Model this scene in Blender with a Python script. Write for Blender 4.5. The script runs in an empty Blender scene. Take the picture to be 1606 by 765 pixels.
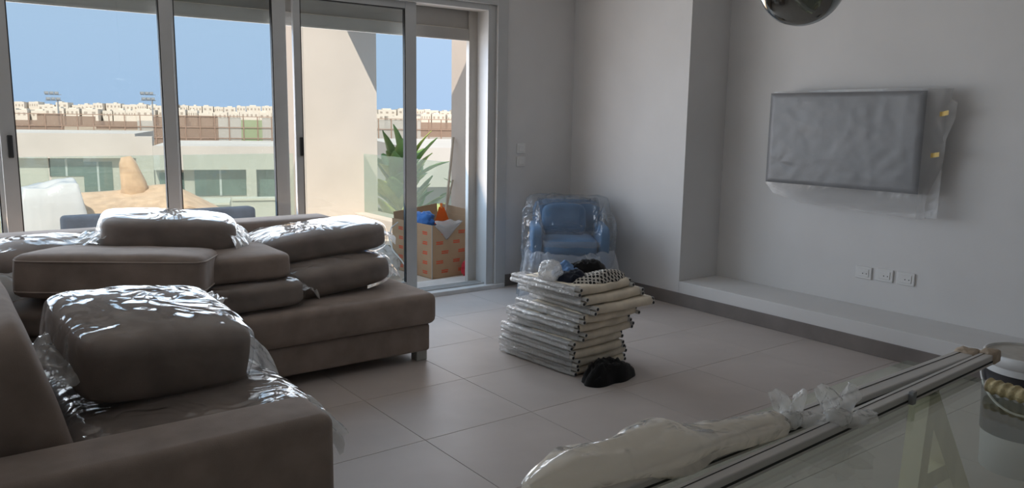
import bpy, bmesh, math, random
from mathutils import Vector, Matrix, noise

sc = bpy.context.scene
COL = sc.collection
R = math.radians
PI = math.pi

# ---------------------------------------------------------------- camera
FPX, PITCH, ROLL, YAW, CAMH = 1235.236, 0.158120338, -0.0159097737, 0.646048448, 1.42
cam_d = bpy.data.cameras.new('camera')
cam_d.sensor_fit = 'HORIZONTAL'
cam_d.sensor_width = 36.0
cam_d.lens = 36.0 * FPX / 1606.0
cam_d.clip_start = 0.02
cam_d.clip_end = 4000
cam = bpy.data.objects.new('camera', cam_d)
COL.objects.link(cam)
FW = Vector((math.sin(YAW) * math.cos(PITCH), math.cos(YAW) * math.cos(PITCH), -math.sin(PITCH)))
RT = Vector((math.cos(YAW), -math.sin(YAW), 0))
DN = FW.cross(RT)
RT2 = math.cos(ROLL) * RT + math.sin(ROLL) * DN
DN2 = -math.sin(ROLL) * RT + math.cos(ROLL) * DN
cm = Matrix((RT2, -DN2, -FW)).transposed().to_4x4()
cm.translation = Vector((0, 0, CAMH))
cam.matrix_world = cm
sc.camera = cam

# ---------------------------------------------------------------- sky, sun, exposure
SKY_STRENGTH = 1.0
SUN_STRENGTH = 5.2
EXPOSURE = 0.0
w = bpy.data.worlds.new('sky')
sc.world = w
w.use_nodes = True
nt = w.node_tree
nt.nodes.clear()
out = nt.nodes.new('ShaderNodeOutputWorld')
bg = nt.nodes.new('ShaderNodeBackground')
tc = nt.nodes.new('ShaderNodeTexCoord')
sep = nt.nodes.new('ShaderNodeSeparateXYZ')
rmp = nt.nodes.new('ShaderNodeValToRGB')
rmp.color_ramp.elements[0].position = 0.0
rmp.color_ramp.elements[0].color = (0.44, 0.62, 0.88, 1)
rmp.color_ramp.elements[1].position = 0.35
rmp.color_ramp.elements[1].color = (0.57, 0.74, 0.93, 1)
nt.links.new(tc.outputs['Generated'], sep.inputs[0])
nt.links.new(sep.outputs['Z'], rmp.inputs[0])
nt.links.new(rmp.outputs[0], bg.inputs[0])
bg.inputs[1].default_value = SKY_STRENGTH
nt.links.new(bg.outputs[0], out.inputs[0])

SUN_DIR = Vector((0.54, 0.83, -1.0)).normalized()
sl = bpy.data.lights.new('sun', 'SUN')
sl.energy = SUN_STRENGTH
sl.angle = R(0.55)
sl.color = (1.0, 0.95, 0.87)
so = bpy.data.objects.new('sun', sl)
so.rotation_euler = SUN_DIR.to_track_quat('-Z', 'Y').to_euler()
so.location = (-6, -10, 14)
COL.objects.link(so)

def portal(name, loc, rot, sx, sy):
    l = bpy.data.lights.new(name, 'AREA')
    l.shape = 'RECTANGLE'; l.size = sx; l.size_y = sy
    l.cycles.is_portal = True
    o = bpy.data.objects.new(name, l)
    o.location = loc; o.rotation_euler = rot
    COL.objects.link(o)
portal('daylight_portal', (-0.2, 5.64, 1.02), (R(-90), 0, 0), 8.0, 2.1)

# area lights added outside the glass to brighten the room: one sky-blue, one terrace-warm
def window_boost(name, loc, pitch, sx, sy, watts, col, spread=170):
    l = bpy.data.lights.new(name, 'AREA')
    l.shape = 'RECTANGLE'; l.size = sx; l.size_y = sy
    l.energy = watts; l.color = col; l.spread = R(spread)
    o = bpy.data.objects.new(name, l)
    o.location = loc; o.rotation_euler = (R(-90 + pitch), 0, 0)
    COL.objects.link(o)
window_boost('window_boost_cool', (-0.2, 5.60, 1.33), 2, 7.8, 1.35, 126, (0.55, 0.75, 1.0))
window_boost('window_boost_warm', (-0.2, 5.62, 1.20), -28, 7.8, 1.5, 92, (1.0, 0.70, 0.44))

vs = sc.view_settings
vs.view_transform = 'Standard'
vs.look = 'None'
vs.gamma = 1.0
vs.use_curve_mapping = False
vs.exposure = EXPOSURE

# ---------------------------------------------------------------- helpers
def ray(px, py):
    return RT2 * ((px - 803) / FPX) + DN2 * ((py - 382) / FPX) + FW
def onz(px, py, z):
    d = ray(px, py); return Vector((0, 0, CAMH)) + d * ((z - CAMH) / d.z)
def ony(px, py, y):
    d = ray(px, py); return Vector((0, 0, CAMH)) + d * (y / d.y)
FAR_W = Vector((math.sin(R(19)), math.cos(R(19)), 0))
FAR_U = Vector((math.cos(R(19)), -math.sin(R(19)), 0))
def far(px, py, D):
    d = ray(px, py); return Vector((0, 0, CAMH)) + d * (D / d.dot(FAR_W))

def link(o, parent=None):
    COL.objects.link(o)
    if parent is not None:
        o.parent = parent
    return o

def tag(o, label=None, cat=None, group=None, kind=None):
    if label: o['label'] = label
    if cat: o['category'] = cat
    if group: o['group'] = group
    if kind: o['kind'] = kind
    return o

def empty(name, loc=(0, 0, 0), rz=0.0):
    o = bpy.data.objects.new(name, None)
    o.empty_display_size = 0.1
    o.location = loc
    o.rotation_euler = (0, 0, rz)
    return link(o)

def obj(name, bm, mat, parent=None, smooth=False):
    me = bpy.data.meshes.new(name)
    bmesh.ops.recalc_face_normals(bm, faces=bm.faces[:])
    bm.to_mesh(me); bm.free()
    if mat is not None:
        for m in (mat if isinstance(mat, (list, tuple)) else [mat]):
            me.materials.append(m)
    if smooth:
        for p in me.polygons: p.use_smooth = True
    o = bpy.data.objects.new(name, me)
    return link(o, parent)

def struct(name, bm, mat, parent=None, smooth=False):
    o = obj(name, bm, mat, parent, smooth)
    if parent is None: o['kind'] = 'structure'
    return o

def bx(bm, x0, x1, y0, y1, z0, z1, bev=0.0, seg=2):
    b = bmesh.new()
    bmesh.ops.create_cube(b, size=1.0)
    for v in b.verts:
        v.co = Vector(((x0 + x1) / 2 + v.co.x * (x1 - x0), (y0 + y1) / 2 + v.co.y * (y1 - y0), (z0 + z1) / 2 + v.co.z * (z1 - z0)))
    if bev > 0:
        bmesh.ops.bevel(b, geom=b.edges[:], offset=bev, segments=seg, affect='EDGES', profile=0.5)
    join(bm, b)
    return bm

def join(bm, b, M=None):
    idx = {}
    for v in b.verts:
        idx[v] = bm.verts.new(M @ v.co if M else v.co)
    for f in b.faces:
        try:
            nf = bm.faces.new([idx[v] for v in f.verts]); nf.material_index = f.material_index; nf.smooth = f.smooth
        except ValueError:
            pass
    b.free()

def box(x0, x1, y0, y1, z0, z1, bev=0.0, seg=2):
    return bx(bmesh.new(), x0, x1, y0, y1, z0, z1, bev, seg)

def tube(bm, pts, r, n=10, caps=True):
    pts = [Vector(p) for p in pts]
    rs = r if isinstance(r, (list, tuple)) else [r] * len(pts)
    rings = []
    up = Vector((0, 0, 1))
    for i, p in enumerate(pts):
        t = (pts[min(i + 1, len(pts) - 1)] - pts[max(i - 1, 0)]).normalized()
        u = up if abs(t.dot(up)) < 0.95 else Vector((1, 0, 0))
        a = t.cross(u).normalized(); b = a.cross(t)
        rings.append([bm.verts.new(p + (a * math.cos(2 * PI * k / n) + b * math.sin(2 * PI * k / n)) * rs[i]) for k in range(n)])
    for i in range(len(rings) - 1):
        for k in range(n):
            bm.faces.new((rings[i][k], rings[i][(k + 1) % n], rings[i + 1][(k + 1) % n], rings[i + 1][k]))
    if caps:
        bm.faces.new(rings[0]); bm.faces.new(list(reversed(rings[-1])))
    return bm

def lathe(bm, prof, n=32, c=(0, 0, 0)):
    c = Vector(c); rings = []
    for r, z in prof:
        rings.append([bm.verts.new(c + Vector((max(r, 1e-4) * math.cos(2 * PI * k / n), max(r, 1e-4) * math.sin(2 * PI * k / n), z))) for k in range(n)])
    for i in range(len(rings) - 1):
        for k in range(n):
            bm.faces.new((rings[i][k], rings[i][(k + 1) % n], rings[i + 1][(k + 1) % n], rings[i + 1][k]))
    return bm

def beam(bm, a, b, wd, ht, up=(0, 0, 1)):
    a = Vector(a); b = Vector(b); t = (b - a).normalized()
    u = Vector(up)
    s = t.cross(u).normalized(); v = s.cross(t)
    vs_ = []
    for p in (a, b):
        for i, j in ((-1, -1), (1, -1), (1, 1), (-1, 1)):
            vs_.append(bm.verts.new(p + s * (i * wd / 2) + v * (j * ht / 2)))
    q = vs_
    for f in ((0, 1, 2, 3), (7, 6, 5, 4), (0, 4, 5, 1), (1, 5, 6, 2), (2, 6, 7, 3), (3, 7, 4, 0)):
        bm.faces.new([q[i] for i in f])
    return bm

def sheet(fn, nu, nv, thick=0.0):
    """grid surface from fn(u,v)->Vector, optional thickness along +normal"""
    bm = bmesh.new()
    g = [[bm.verts.new(fn(i / nu, j / nv)) for j in range(nv + 1)] for i in range(nu + 1)]
    for i in range(nu):
        for j in range(nv):
            bm.faces.new((g[i][j], g[i + 1][j], g[i + 1][j + 1], g[i][j + 1]))
    if thick > 0:
        bmesh.ops.recalc_face_normals(bm, faces=bm.faces[:])
        bmesh.ops.solidify(bm, geom=bm.faces[:], thickness=thick)
    return bm

def nz(p, s, seed=0.0):
    return noise.noise(Vector((p[0] * s + seed * 7.31, p[1] * s - seed * 3.17, p[2] * s + seed * 5.7)))
def ridge(p, s, seed=0.0):
    return 1.0 - 2.0 * abs(nz(p, s, seed))

# ---------------------------------------------------------------- materials
def new_mat(name):
    m = bpy.data.materials.new(name); m.use_nodes = True
    return m, m.node_tree, m.node_tree.nodes['Principled BSDF']

def mat(name, col, rough=0.6, metal=0.0, var=0.06, scale=6.0, bump=0.0, bscale=60.0, spec=0.5, col2=None, stretch=None, sheen=0.0):
    m, t, b = new_mat(name)
    b.inputs['Roughness'].default_value = rough
    b.inputs['Metallic'].default_value = metal
    b.inputs['Specular IOR Level'].default_value = spec
    if sheen: b.inputs['Sheen Weight'].default_value = sheen
    c = t.nodes.new('ShaderNodeTexCoord')
    src = c.outputs['Object']
    if stretch:
        mp = t.nodes.new('ShaderNodeMapping'); mp.inputs['Scale'].default_value = stretch
        t.links.new(src, mp.inputs[0]); src = mp.outputs[0]
    n = t.nodes.new('ShaderNodeTexNoise'); n.inputs['Scale'].default_value = scale; n.inputs['Detail'].default_value = 5
    t.links.new(src, n.inputs[0])
    r = t.nodes.new('ShaderNodeValToRGB')
    c2 = col2 or tuple(max(0, x * (1 - var * 2.2)) for x in col)
    r.color_ramp.elements[0].color = (*c2, 1); r.color_ramp.elements[0].position = 0.32
    r.color_ramp.elements[1].color = (*[min(1, x * (1 + var * 0.6)) for x in col], 1); r.color_ramp.elements[1].position = 0.68
    t.links.new(n.outputs[0], r.inputs[0]); t.links.new(r.outputs[0], b.inputs['Base Color'])
    if bump:
        n2 = t.nodes.new('ShaderNodeTexNoise'); n2.inputs['Scale'].default_value = bscale; n2.inputs['Detail'].default_value = 4
        t.links.new(src, n2.inputs[0])
        bp = t.nodes.new('ShaderNodeBump'); bp.inputs['Strength'].default_value = bump; bp.inputs['Distance'].default_value = 0.01
        t.links.new(n2.outputs[0], bp.inputs['Height']); t.links.new(bp.outputs[0], b.inputs['Normal'])
    return m

def fabric(name, col, bump=0.25, rough=0.9, wscale=420.0):
    m = mat(name, col, rough, var=0.10, scale=9, spec=0.2, sheen=0.15)
    t = m.node_tree; b = t.nodes['Principled BSDF']
    c = t.nodes.new('ShaderNodeTexCoord')
    wv = t.nodes.new('ShaderNodeTexNoise'); wv.inputs['Scale'].default_value = wscale; wv.inputs['Detail'].default_value = 2
    t.links.new(c.outputs['Object'], wv.inputs[0])
    bp = t.nodes.new('ShaderNodeBump'); bp.inputs['Strength'].default_value = bump; bp.inputs['Distance'].default_value = 0.003
    t.links.new(wv.outputs[0], bp.inputs['Height']); t.links.new(bp.outputs[0], b.inputs['Normal'])
    return m

def schlick(t, f0, power=5.0, normal=None, top=1.0):
    lw = t.nodes.new('ShaderNodeLayerWeight'); lw.inputs['Blend'].default_value = 0.5
    if normal: t.links.new(normal, lw.inputs['Normal'])
    p = t.nodes.new('ShaderNodeMath'); p.operation = 'POWER'; p.inputs[1].default_value = power
    t.links.new(lw.outputs['Facing'], p.inputs[0])
    ma = t.nodes.new('ShaderNodeMath'); ma.operation = 'MULTIPLY_ADD'; ma.inputs[1].default_value = top - f0; ma.inputs[2].default_value = f0
    t.links.new(p.outputs[0], ma.inputs[0])
    return ma.outputs[0]

def glass(name, tint, f0=0.04, haze=0.0, haze_col=(0.8, 0.85, 0.82), rough=0.0, bumpy=0.0, bscale=30.0, power=5.0, fold=False):
    """clear or filmy sheet: transparent body, fresnel gloss, a little milky scatter"""
    m = bpy.data.materials.new(name); m.use_nodes = True
    t = m.node_tree; t.nodes.clear()
    o = t.nodes.new('ShaderNodeOutputMaterial')
    tr = t.nodes.new('ShaderNodeBsdfTransparent'); tr.inputs[0].default_value = (*tint, 1)
    gl = t.nodes.new('ShaderNodeBsdfGlossy'); gl.inputs['Roughness'].default_value = rough
    body = tr.outputs[0]
    nrm = None
    if bumpy:
        c = t.nodes.new('ShaderNodeTexCoord')
        n = t.nodes.new('ShaderNodeTexNoise'); n.inputs['Scale'].default_value = bscale; n.inputs['Detail'].default_value = 4
        n.inputs['Distortion'].default_value = 1.2
        t.links.new(c.outputs['Object'], n.inputs[0])
        bp = t.nodes.new('ShaderNodeBump'); bp.inputs['Strength'].default_value = bumpy; bp.inputs['Distance'].default_value = 0.02
        hgt = n.outputs[0]
        if fold:
            # sharp creases: fold the noise about its mean, squeeze it, and add a finer set
            n.inputs['Detail'].default_value = 2; n.inputs['Distortion'].default_value = 0.6
            sb = t.nodes.new('ShaderNodeMath'); sb.operation = 'SUBTRACT'; sb.inputs[1].default_value = 0.5
            ab = t.nodes.new('ShaderNodeMath'); ab.operation = 'ABSOLUTE'
            t.links.new(hgt, sb.inputs[0]); t.links.new(sb.outputs[0], ab.inputs[0])
            v2 = t.nodes.new('ShaderNodeTexVoronoi'); v2.feature = 'DISTANCE_TO_EDGE'; v2.inputs['Scale'].default_value = bscale * 1.3
            t.links.new(c.outputs['Object'], v2.inputs['Vector'])
            ad = t.nodes.new('ShaderNodeMath'); ad.operation = 'MULTIPLY_ADD'; ad.inputs[1].default_value = 0.22
            t.links.new(v2.outputs['Distance'], ad.inputs[0]); t.links.new(ab.outputs[0], ad.inputs[2])
            hgt = ad.outputs[0]; bp.inputs['Distance'].default_value = 0.04
        t.links.new(hgt, bp.inputs['Height']); nrm = bp.outputs[0]
        t.links.new(nrm, gl.inputs['Normal'])
    if haze > 0:
        df = t.nodes.new('ShaderNodeBsdfDiffuse'); df.inputs[0].default_value = (*haze_col, 1)
        tl = t.nodes.new('ShaderNodeBsdfTranslucent'); tl.inputs[0].default_value = (*haze_col, 1)
        m1 = t.nodes.new('ShaderNodeMixShader'); m1.inputs[0].default_value = 0.45
        t.links.new(df.outputs[0], m1.inputs[1]); t.links.new(tl.outputs[0], m1.inputs[2])
        m2 = t.nodes.new('ShaderNodeMixShader'); m2.inputs[0].default_value = haze
        t.links.new(body, m2.inputs[1]); t.links.new(m1.outputs[0], m2.inputs[2]); body = m2.outputs[0]
    mx = t.nodes.new('ShaderNodeMixShader')
    t.links.new(schlick(t, f0, power, nrm, 0.85 if fold else 1.0), mx.inputs[0])
    t.links.new(body, mx.inputs[1]); t.links.new(gl.outputs[0], mx.inputs[2])
    t.links.new(mx.outputs[0], o.inputs[0])
    return m

M = {}
M['wall'] = mat('white_wall_paint', (0.73, 0.725, 0.72), 0.75, var=0.02, scale=2.5, bump=0.05, bscale=90)
M['ceiling'] = mat('white_ceiling_paint', (0.70, 0.695, 0.68), 0.85, var=0.015)
M['unseen_wall'] = mat('greige_wall_paint', (0.46, 0.44, 0.41), 0.8, var=0.02)
M['grout'] = mat('grey_grout', (0.36, 0.325, 0.305), 0.9)
M['skirt'] = mat('taupe_skirting_tile', (0.21, 0.185, 0.172), 0.5, var=0.08, scale=5)
M['marble'] = mat('white_marble_sill', (0.78, 0.78, 0.77), 0.35, var=0.08, scale=5, bump=0.04)
M['alu'] = mat('white_aluminium', (0.54, 0.55, 0.55), 0.38, var=0.02, spec=0.5)
M['beige_alu'] = mat('beige_aluminium', (0.50, 0.47, 0.43), 0.5, var=0.03)
M['shutter'] = mat('shutter_slat', (0.42, 0.40, 0.37), 0.6, var=0.03)
M['dark'] = mat('dark_plastic', (0.03, 0.032, 0.035), 0.5, var=0.05)
M['gasket'] = mat('black_gasket', (0.02, 0.02, 0.02), 0.7)
M['pane'] = glass('window_glass', (0.94, 0.965, 0.965), 0.04)
M['cream'] = mat('cream_render', (0.66, 0.55, 0.465), 0.9, var=0.04, scale=1.2, bump=0.08, bscale=40)
M['cream_pale'] = mat('pale_cream_render', (0.57, 0.515, 0.455), 0.9, var=0.05, scale=0.4)
M['terrace'] = mat('pale_terrace_stone', (0.70, 0.63, 0.55), 0.8, var=0.05, scale=1.5)
M['rail'] = glass('green_balustrade_glass', (0.90, 0.95, 0.91), 0.05, haze=0.13, haze_col=(0.78, 0.86, 0.80))
M['sofa'] = fabric('taupe_sofa_fabric', (0.315, 0.255, 0.222))
M['sofa_dark'] = fabric('dark_taupe_cushion_fabric', (0.255, 0.208, 0.182))
M['piping'] = fabric('cushion_piping', (0.45, 0.38, 0.34))
M['foot'] = mat('grey_plastic_foot', (0.42, 0.42, 0.40), 0.5)
M['film'] = glass('clear_plastic_film', (0.97, 0.97, 0.97), 0.035, haze=0.03, haze_col=(0.85, 0.86, 0.88), rough=0.08, bumpy=0.9, bscale=6.0, power=4.4, fold=True)
M['film_tail'] = glass('bunched_plastic_film', (0.92, 0.92, 0.92), 0.06, haze=0.68, haze_col=(0.92, 0.92, 0.91), rough=0.14, bumpy=0.9, bscale=9, power=3.6, fold=True)
M['film_white'] = glass('white_plastic_film', (0.92, 0.94, 0.96), 0.05, haze=0.10, haze_col=(0.90, 0.93, 0.97), rough=0.12, bumpy=1.0, bscale=10, power=3.6, fold=True)
M['film_hem'] = glass('gathered_film_hem', (0.92, 0.94, 0.96), 0.06, haze=0.42, haze_col=(0.90, 0.93, 0.97), rough=0.14, bumpy=0.9, bscale=12, power=3.6, fold=True)
M['film_milky'] = glass('milky_plastic_sheet', (0.93, 0.93, 0.93), 0.05, haze=0.5, haze_col=(0.82, 0.82, 0.82), rough=0.2, bumpy=0.3, bscale=12, power=3.5)
M['blue'] = fabric('blue_upholstery', (0.085, 0.20, 0.36))
M['brass'] = mat('brass_leg', (0.62, 0.42, 0.16), 0.3, metal=0.9, var=0.05)
M['canvas'] = fabric('cream_canvas', (0.86, 0.77, 0.63), bump=0.3)
M['tube'] = mat('white_steel_tube', (0.72, 0.72, 0.70), 0.35, var=0.03)
M['wrap'] = glass('crinkled_clear_wrap', (0.9, 0.9, 0.9), 0.08, haze=0.42, haze_col=(0.88, 0.88, 0.87), rough=0.14, bumpy=0.9, bscale=55, power=2.6)
M['black_cloth'] = fabric('black_cloth', (0.008, 0.008, 0.009))
M['blue_cloth'] = fabric('light_blue_cloth', (0.14, 0.27, 0.52))
M['navy_cloth'] = fabric('navy_cloth', (0.012, 0.016, 0.03))
M['tv'] = mat('silver_grey_wrap', (0.235, 0.24, 0.25), 0.38, var=0.07, scale=5, bump=0.12, bscale=14, spec=0.5)
M['tape'] = mat('yellow_tape', (0.72, 0.52, 0.16), 0.5)
M['socket'] = mat('white_socket_plastic', (0.78, 0.78, 0.77), 0.3, var=0.01)
M['table_glass'] = glass('pale_green_table_glass', (0.92, 0.955, 0.91), 0.045, haze=0.06, haze_col=(0.62, 0.72, 0.60))
M['trestle'] = mat('cream_painted_wood', (0.84, 0.78, 0.58), 0.55, var=0.06, scale=12, stretch=(1, 1, 0.15))
M['rod'] = mat('satin_aluminium_track', (0.60, 0.585, 0.565), 0.4, metal=0.15, var=0.03)
M['rod_wrap'] = mat('cream_plastic_wrap', (0.74, 0.69, 0.60), 0.42, var=0.07, scale=8, bump=0.35, bscale=30)
M['rod_film'] = glass('cream_wrapping_film', (0.9, 0.86, 0.78), 0.05, haze=0.80, haze_col=(0.92, 0.87, 0.79), rough=0.2, bumpy=0.9, bscale=9, power=3.6, fold=True)
M['fin_film'] = glass('white_wrapping_film', (0.95, 0.95, 0.95), 0.05, haze=0.55, haze_col=(0.88, 0.87, 0.84), rough=0.2, bumpy=0.8, bscale=25, power=3.6, fold=True)
M['tan_wrap'] = mat('tan_end_wrap', (0.50, 0.40, 0.30), 0.6, var=0.12, scale=30, bump=0.3, bscale=60)
M['chrome'] = mat('dark_chrome_glass', (0.34, 0.355, 0.34), 0.10, metal=1.0, var=0.02)
M['cable'] = mat('black_cable', (0.01, 0.01, 0.01), 0.5)
M['pail'] = mat('white_pail_plastic', (0.75, 0.76, 0.76), 0.4, var=0.02)
M['pail_label'] = mat('black_pail_label', (0.012, 0.012, 0.016), 0.35)
M['putty'] = mat('grey_putty', (0.52, 0.50, 0.46), 0.8, var=0.06, scale=20, bump=0.2, bscale=30)
M['orange'] = mat('orange_plastic', (0.90, 0.22, 0.03), 0.45)
M['yellow'] = mat('yellow_plastic', (0.85, 0.55, 0.04), 0.45)
M['bristle'] = mat('straw_bristles', (0.58, 0.48, 0.27), 0.8, var=0.15, scale=60, bump=0.4, bscale=160)
M['card'] = mat('brown_cardboard', (0.50, 0.33, 0.20), 0.85, var=0.05, scale=4)
M['print'] = mat('red_carton_print', (0.78, 0.13, 0.06), 0.8)
M['blue_bag'] = mat('blue_plastic', (0.04, 0.20, 0.62), 0.35, bump=0.2, bscale=25)
M['red_cloth'] = fabric('red_cloth', (0.62, 0.05, 0.07))
M['wood_pole'] = mat('pale_wood_pole', (0.50, 0.40, 0.30), 0.7, var=0.08)
M['tan'] = fabric('tan_parasol_canvas', (0.60, 0.42, 0.27))
M['grey_uph'] = fabric('grey_outdoor_fabric', (0.20, 0.235, 0.29))
M['sheet'] = glass('white_dust_sheet', (0.9, 0.9, 0.9), 0.03, haze=0.8, haze_col=(0.93, 0.92, 0.90), rough=0.3, bumpy=0.5, bscale=10)
M['leaf'] = mat('green_leaf', (0.22, 0.36, 0.09), 0.45, var=0.2, scale=3)
M['leaf_yellow'] = mat('yellow_green_leaf', (0.60, 0.60, 0.14), 0.5, var=0.2, scale=3)
M['stem'] = mat('plant_stem', (0.25, 0.22, 0.10), 0.8)
M['dirt'] = mat('dry_earth', (0.45, 0.33, 0.22), 0.95, var=0.14, scale=0.05)
M['far_white'] = mat('far_house_render', (0.70, 0.62, 0.53), 0.9, var=0.06, scale=0.08)
M['far_glass'] = mat('dark_green_window', (0.11, 0.16, 0.14), 0.2, var=0.15, scale=0.6)
M['rust'] = mat('rusty_steel', (0.36, 0.24, 0.18), 0.8, var=0.1)
M['brown_net'] = glass('brown_screen_netting', (0.75, 0.7, 0.66), 0.02, haze=0.5, haze_col=(0.52, 0.38, 0.30), rough=0.6)  # the three net colours are lightened to carry the pale distance haze
M['green_net'] = glass('green_screen_panel', (0.8, 0.8, 0.75), 0.02, haze=0.6, haze_col=(0.52, 0.60, 0.38), rough=0.6)
M['white_net'] = glass('white_screen_panel', (0.85, 0.85, 0.85), 0.02, haze=0.55, haze_col=(0.72, 0.68, 0.62), rough=0.6)
M['far_window'] = mat('far_tan_window', (0.40, 0.33, 0.27), 0.6)  # even tan tone for the small distant windows
M['lens'] = mat('floodlight_lens', (0.34, 0.35, 0.36), 0.3)
M['steel'] = mat('grey_steel', (0.30, 0.31, 0.32), 0.5, metal=0.3)

# floor tile material: satin taupe porcelain
def tile_mat():
    m = mat('taupe_porcelain_tile', (0.53, 0.475, 0.445), 0.36, var=0.05, scale=2.2, spec=0.2)
    t = m.node_tree; b = t.nodes['Principled BSDF']
    c = t.nodes.new('ShaderNodeTexCoord')
    n = t.nodes.new('ShaderNodeTexNoise'); n.inputs['Scale'].default_value = 5; n.inputs['Detail'].default_value = 6
    t.links.new(c.outputs['Object'], n.inputs[0])
    mr = t.nodes.new('ShaderNodeMapRange'); mr.inputs[3].default_value = 0.36; mr.inputs[4].default_value = 0.52
    t.links.new(n.outputs[0], mr.inputs[0]); t.links.new(mr.outputs[0], b.inputs['Roughness'])
    return m
M['tile'] = tile_mat()

def dotted():
    m, t, b = new_mat('white_cloth_black_dots')
    b.inputs['Roughness'].default_value = 0.9
    c = t.nodes.new('ShaderNodeTexCoord')
    v = t.nodes.new('ShaderNodeTexVoronoi'); v.voronoi_dimensions = '2D'
    v.inputs['Scale'].default_value = 46; v.inputs['Randomness'].default_value = 0.0
    mp = t.nodes.new('ShaderNodeMapping'); mp.inputs['Rotation'].default_value = (0, 0, R(45))
    t.links.new(c.outputs['Object'], mp.inputs[0]); t.links.new(mp.outputs[0], v.inputs['Vector'])
    r = t.nodes.new('ShaderNodeValToRGB'); r.color_ramp.interpolation = 'CONSTANT'
    r.color_ramp.elements[0].color = (0.015, 0.015, 0.015, 1)
    r.color_ramp.elements[1].position = 0.36; r.color_ramp.elements[1].color = (0.58, 0.55, 0.50, 1)
    t.links.new(v.outputs['Distance'], r.inputs[0]); t.links.new(r.outputs[0], b.inputs['Base Color'])
    return m
M['dots'] = dotted()

# ================================================================ ROOM SHELL
XR, XN, YW, ZC = 4.66, 5.11, 5.325, 2.78       # right wall, niche back, window wall, ceiling
XL, YB = -4.5, -3.5
WT = 0.20
# floor: slab with one object per 60 cm tile
fl = struct('floor', box(XL - WT, XN + WT, YB - WT, YW + WT, -0.20, -0.004), M['grout'])
TS = 0.602
tile_bm = box(0, TS - 0.0025, 0, TS - 0.0025, -0.012, 0.0, 0.0008, 1)
tile_o = obj('floor_tile', tile_bm, M['tile'], fl)
tile_me = tile_o.data
tx0, ty0 = 1.704, 2.879
first = True
cut = {}
for i in range(-11, 6):
    for j in range(-12, 5):
        x = tx0 + i * TS + 0.002; y = ty0 + j * TS + 0.002
        xa, xb = max(x, XL), min(x + TS - 0.0025, XR)
        ya, yb = max(y, YB), min(y + TS - 0.0025, YW)
        if xb - xa < 0.03 or yb - ya < 0.03: continue
        full = (xb - xa > TS - 0.006) and (yb - ya > TS - 0.006)
        if full:
            if first: o = tile_o; first = False
            else:
                o = bpy.data.objects.new('floor_tile', tile_me); link(o, fl)
            o.location = (x, y, 0)
        else:
            key = (round(xb - xa, 3), round(yb - ya, 3))
            if key not in cut:
                o = obj('floor_tile', box(0, xb - xa, 0, yb - ya, -0.012, 0.0, 0.0012, 1), M['tile'], fl); cut[key] = o.data
            else:
                o = bpy.data.objects.new('floor_tile', cut[key]); link(o, fl)
            o.location = (xa, ya, 0)

struct('ceiling', box(XL - WT, XN + WT, YB - WT, YW + WT, ZC, ZC + 0.42), M['ceiling'])
b = bmesh.new()
bx(b, XR, XN + WT, 4.016, YW + WT, -0.02, ZC)            # pier between corner and niche
struct('wall_right', b, M['wall'])
struct('wall_niche', box(XN, XN + WT, YB, 4.016, -0.02, ZC), M['wall'])
struct('trim_1', box(XR, XN, YB, 4.016, -0.02, 0.19, 0.004, 2), M['wall'])      # low white ledge of the niche
OX0, OX1, OZ = -4.20, 3.91, 2.36  # left end of the opening pushed out of view to let in more light
b = bmesh.new()
bx(b, OX1, XR, YW, YW + WT, -0.02, ZC)
bx(b, OX0, OX1, YW, YW + WT, OZ, ZC)
bx(b, XL - WT, OX0, YW, YW + WT, -0.02, ZC)
struct('wall_window', b, M['wall'])
struct('wall_left', box(XL - WT, XL, YB - WT, YW, -0.02, ZC), M['unseen_wall'])
b = bmesh.new()
bx(b, XL, XN + WT, YB - WT, YB, -0.02, ZC)
struct('wall_rear', b, M['unseen_wall'])

struct('baseboard_right', box(XR - 0.012, XR, YB, YW - 0.012, 0, 0.10, 0.002, 1), M['skirt'])
struct('baseboard_window', box(OX1 + 0.005, XR, YW - 0.012, YW, 0, 0.10, 0.002, 1), M['skirt'])

# ---------------------------------------------------------------- sliding window
win = empty('window_1', (0, 0, 0)); tag(win, kind='structure')
FZ = 2.27
b = bmesh.new()
bx(b, 3.82, OX1 + 0.012, YW - 0.03, YW + 0.10, 0.0, OZ + 0.04, 0.003)
bx(b, 3.745, 3.8195, YW + 0.0, YW + 0.16, 0.03, OZ - 0.046, 0.003)
obj('frame_jamb', b, M['alu'], win)
obj('frame_jamb', box(OX0, OX0 + 0.09, YW - 0.03, YW + 0.16, 0, OZ, 0.004), M['alu'], win)
b = bmesh.new()
bx(b, OX0, 3.8195, YW - 0.03, YW + 0.10, OZ - 0.045, OZ + 0.04)
bx(b, OX0, 3.7445, YW + 0.001, YW + 0.155, FZ, OZ - 0.0455)
obj('frame_head', b, M['alu'], win)
b = bmesh.new()
bx(b, OX0, OX1, YW - 0.045, YW + 0.40, -0.02, 0.035, 0.006)
obj('sill', b, M['marble'], win)
b = bmesh.new()
for yy in (0.03, 0.075, 0.12):
    bx(b, OX0, 3.76, YW + yy, YW + yy + 0.012, 0.03, 0.05)
obj('track', b, M['alu'], win)
b = box(3.665, 3.75, YW + 0.155, YW + 0.20, 0.03, 2.30, 0.004)
obj('shutter_guide', b, M['beige_alu'], win)
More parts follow.
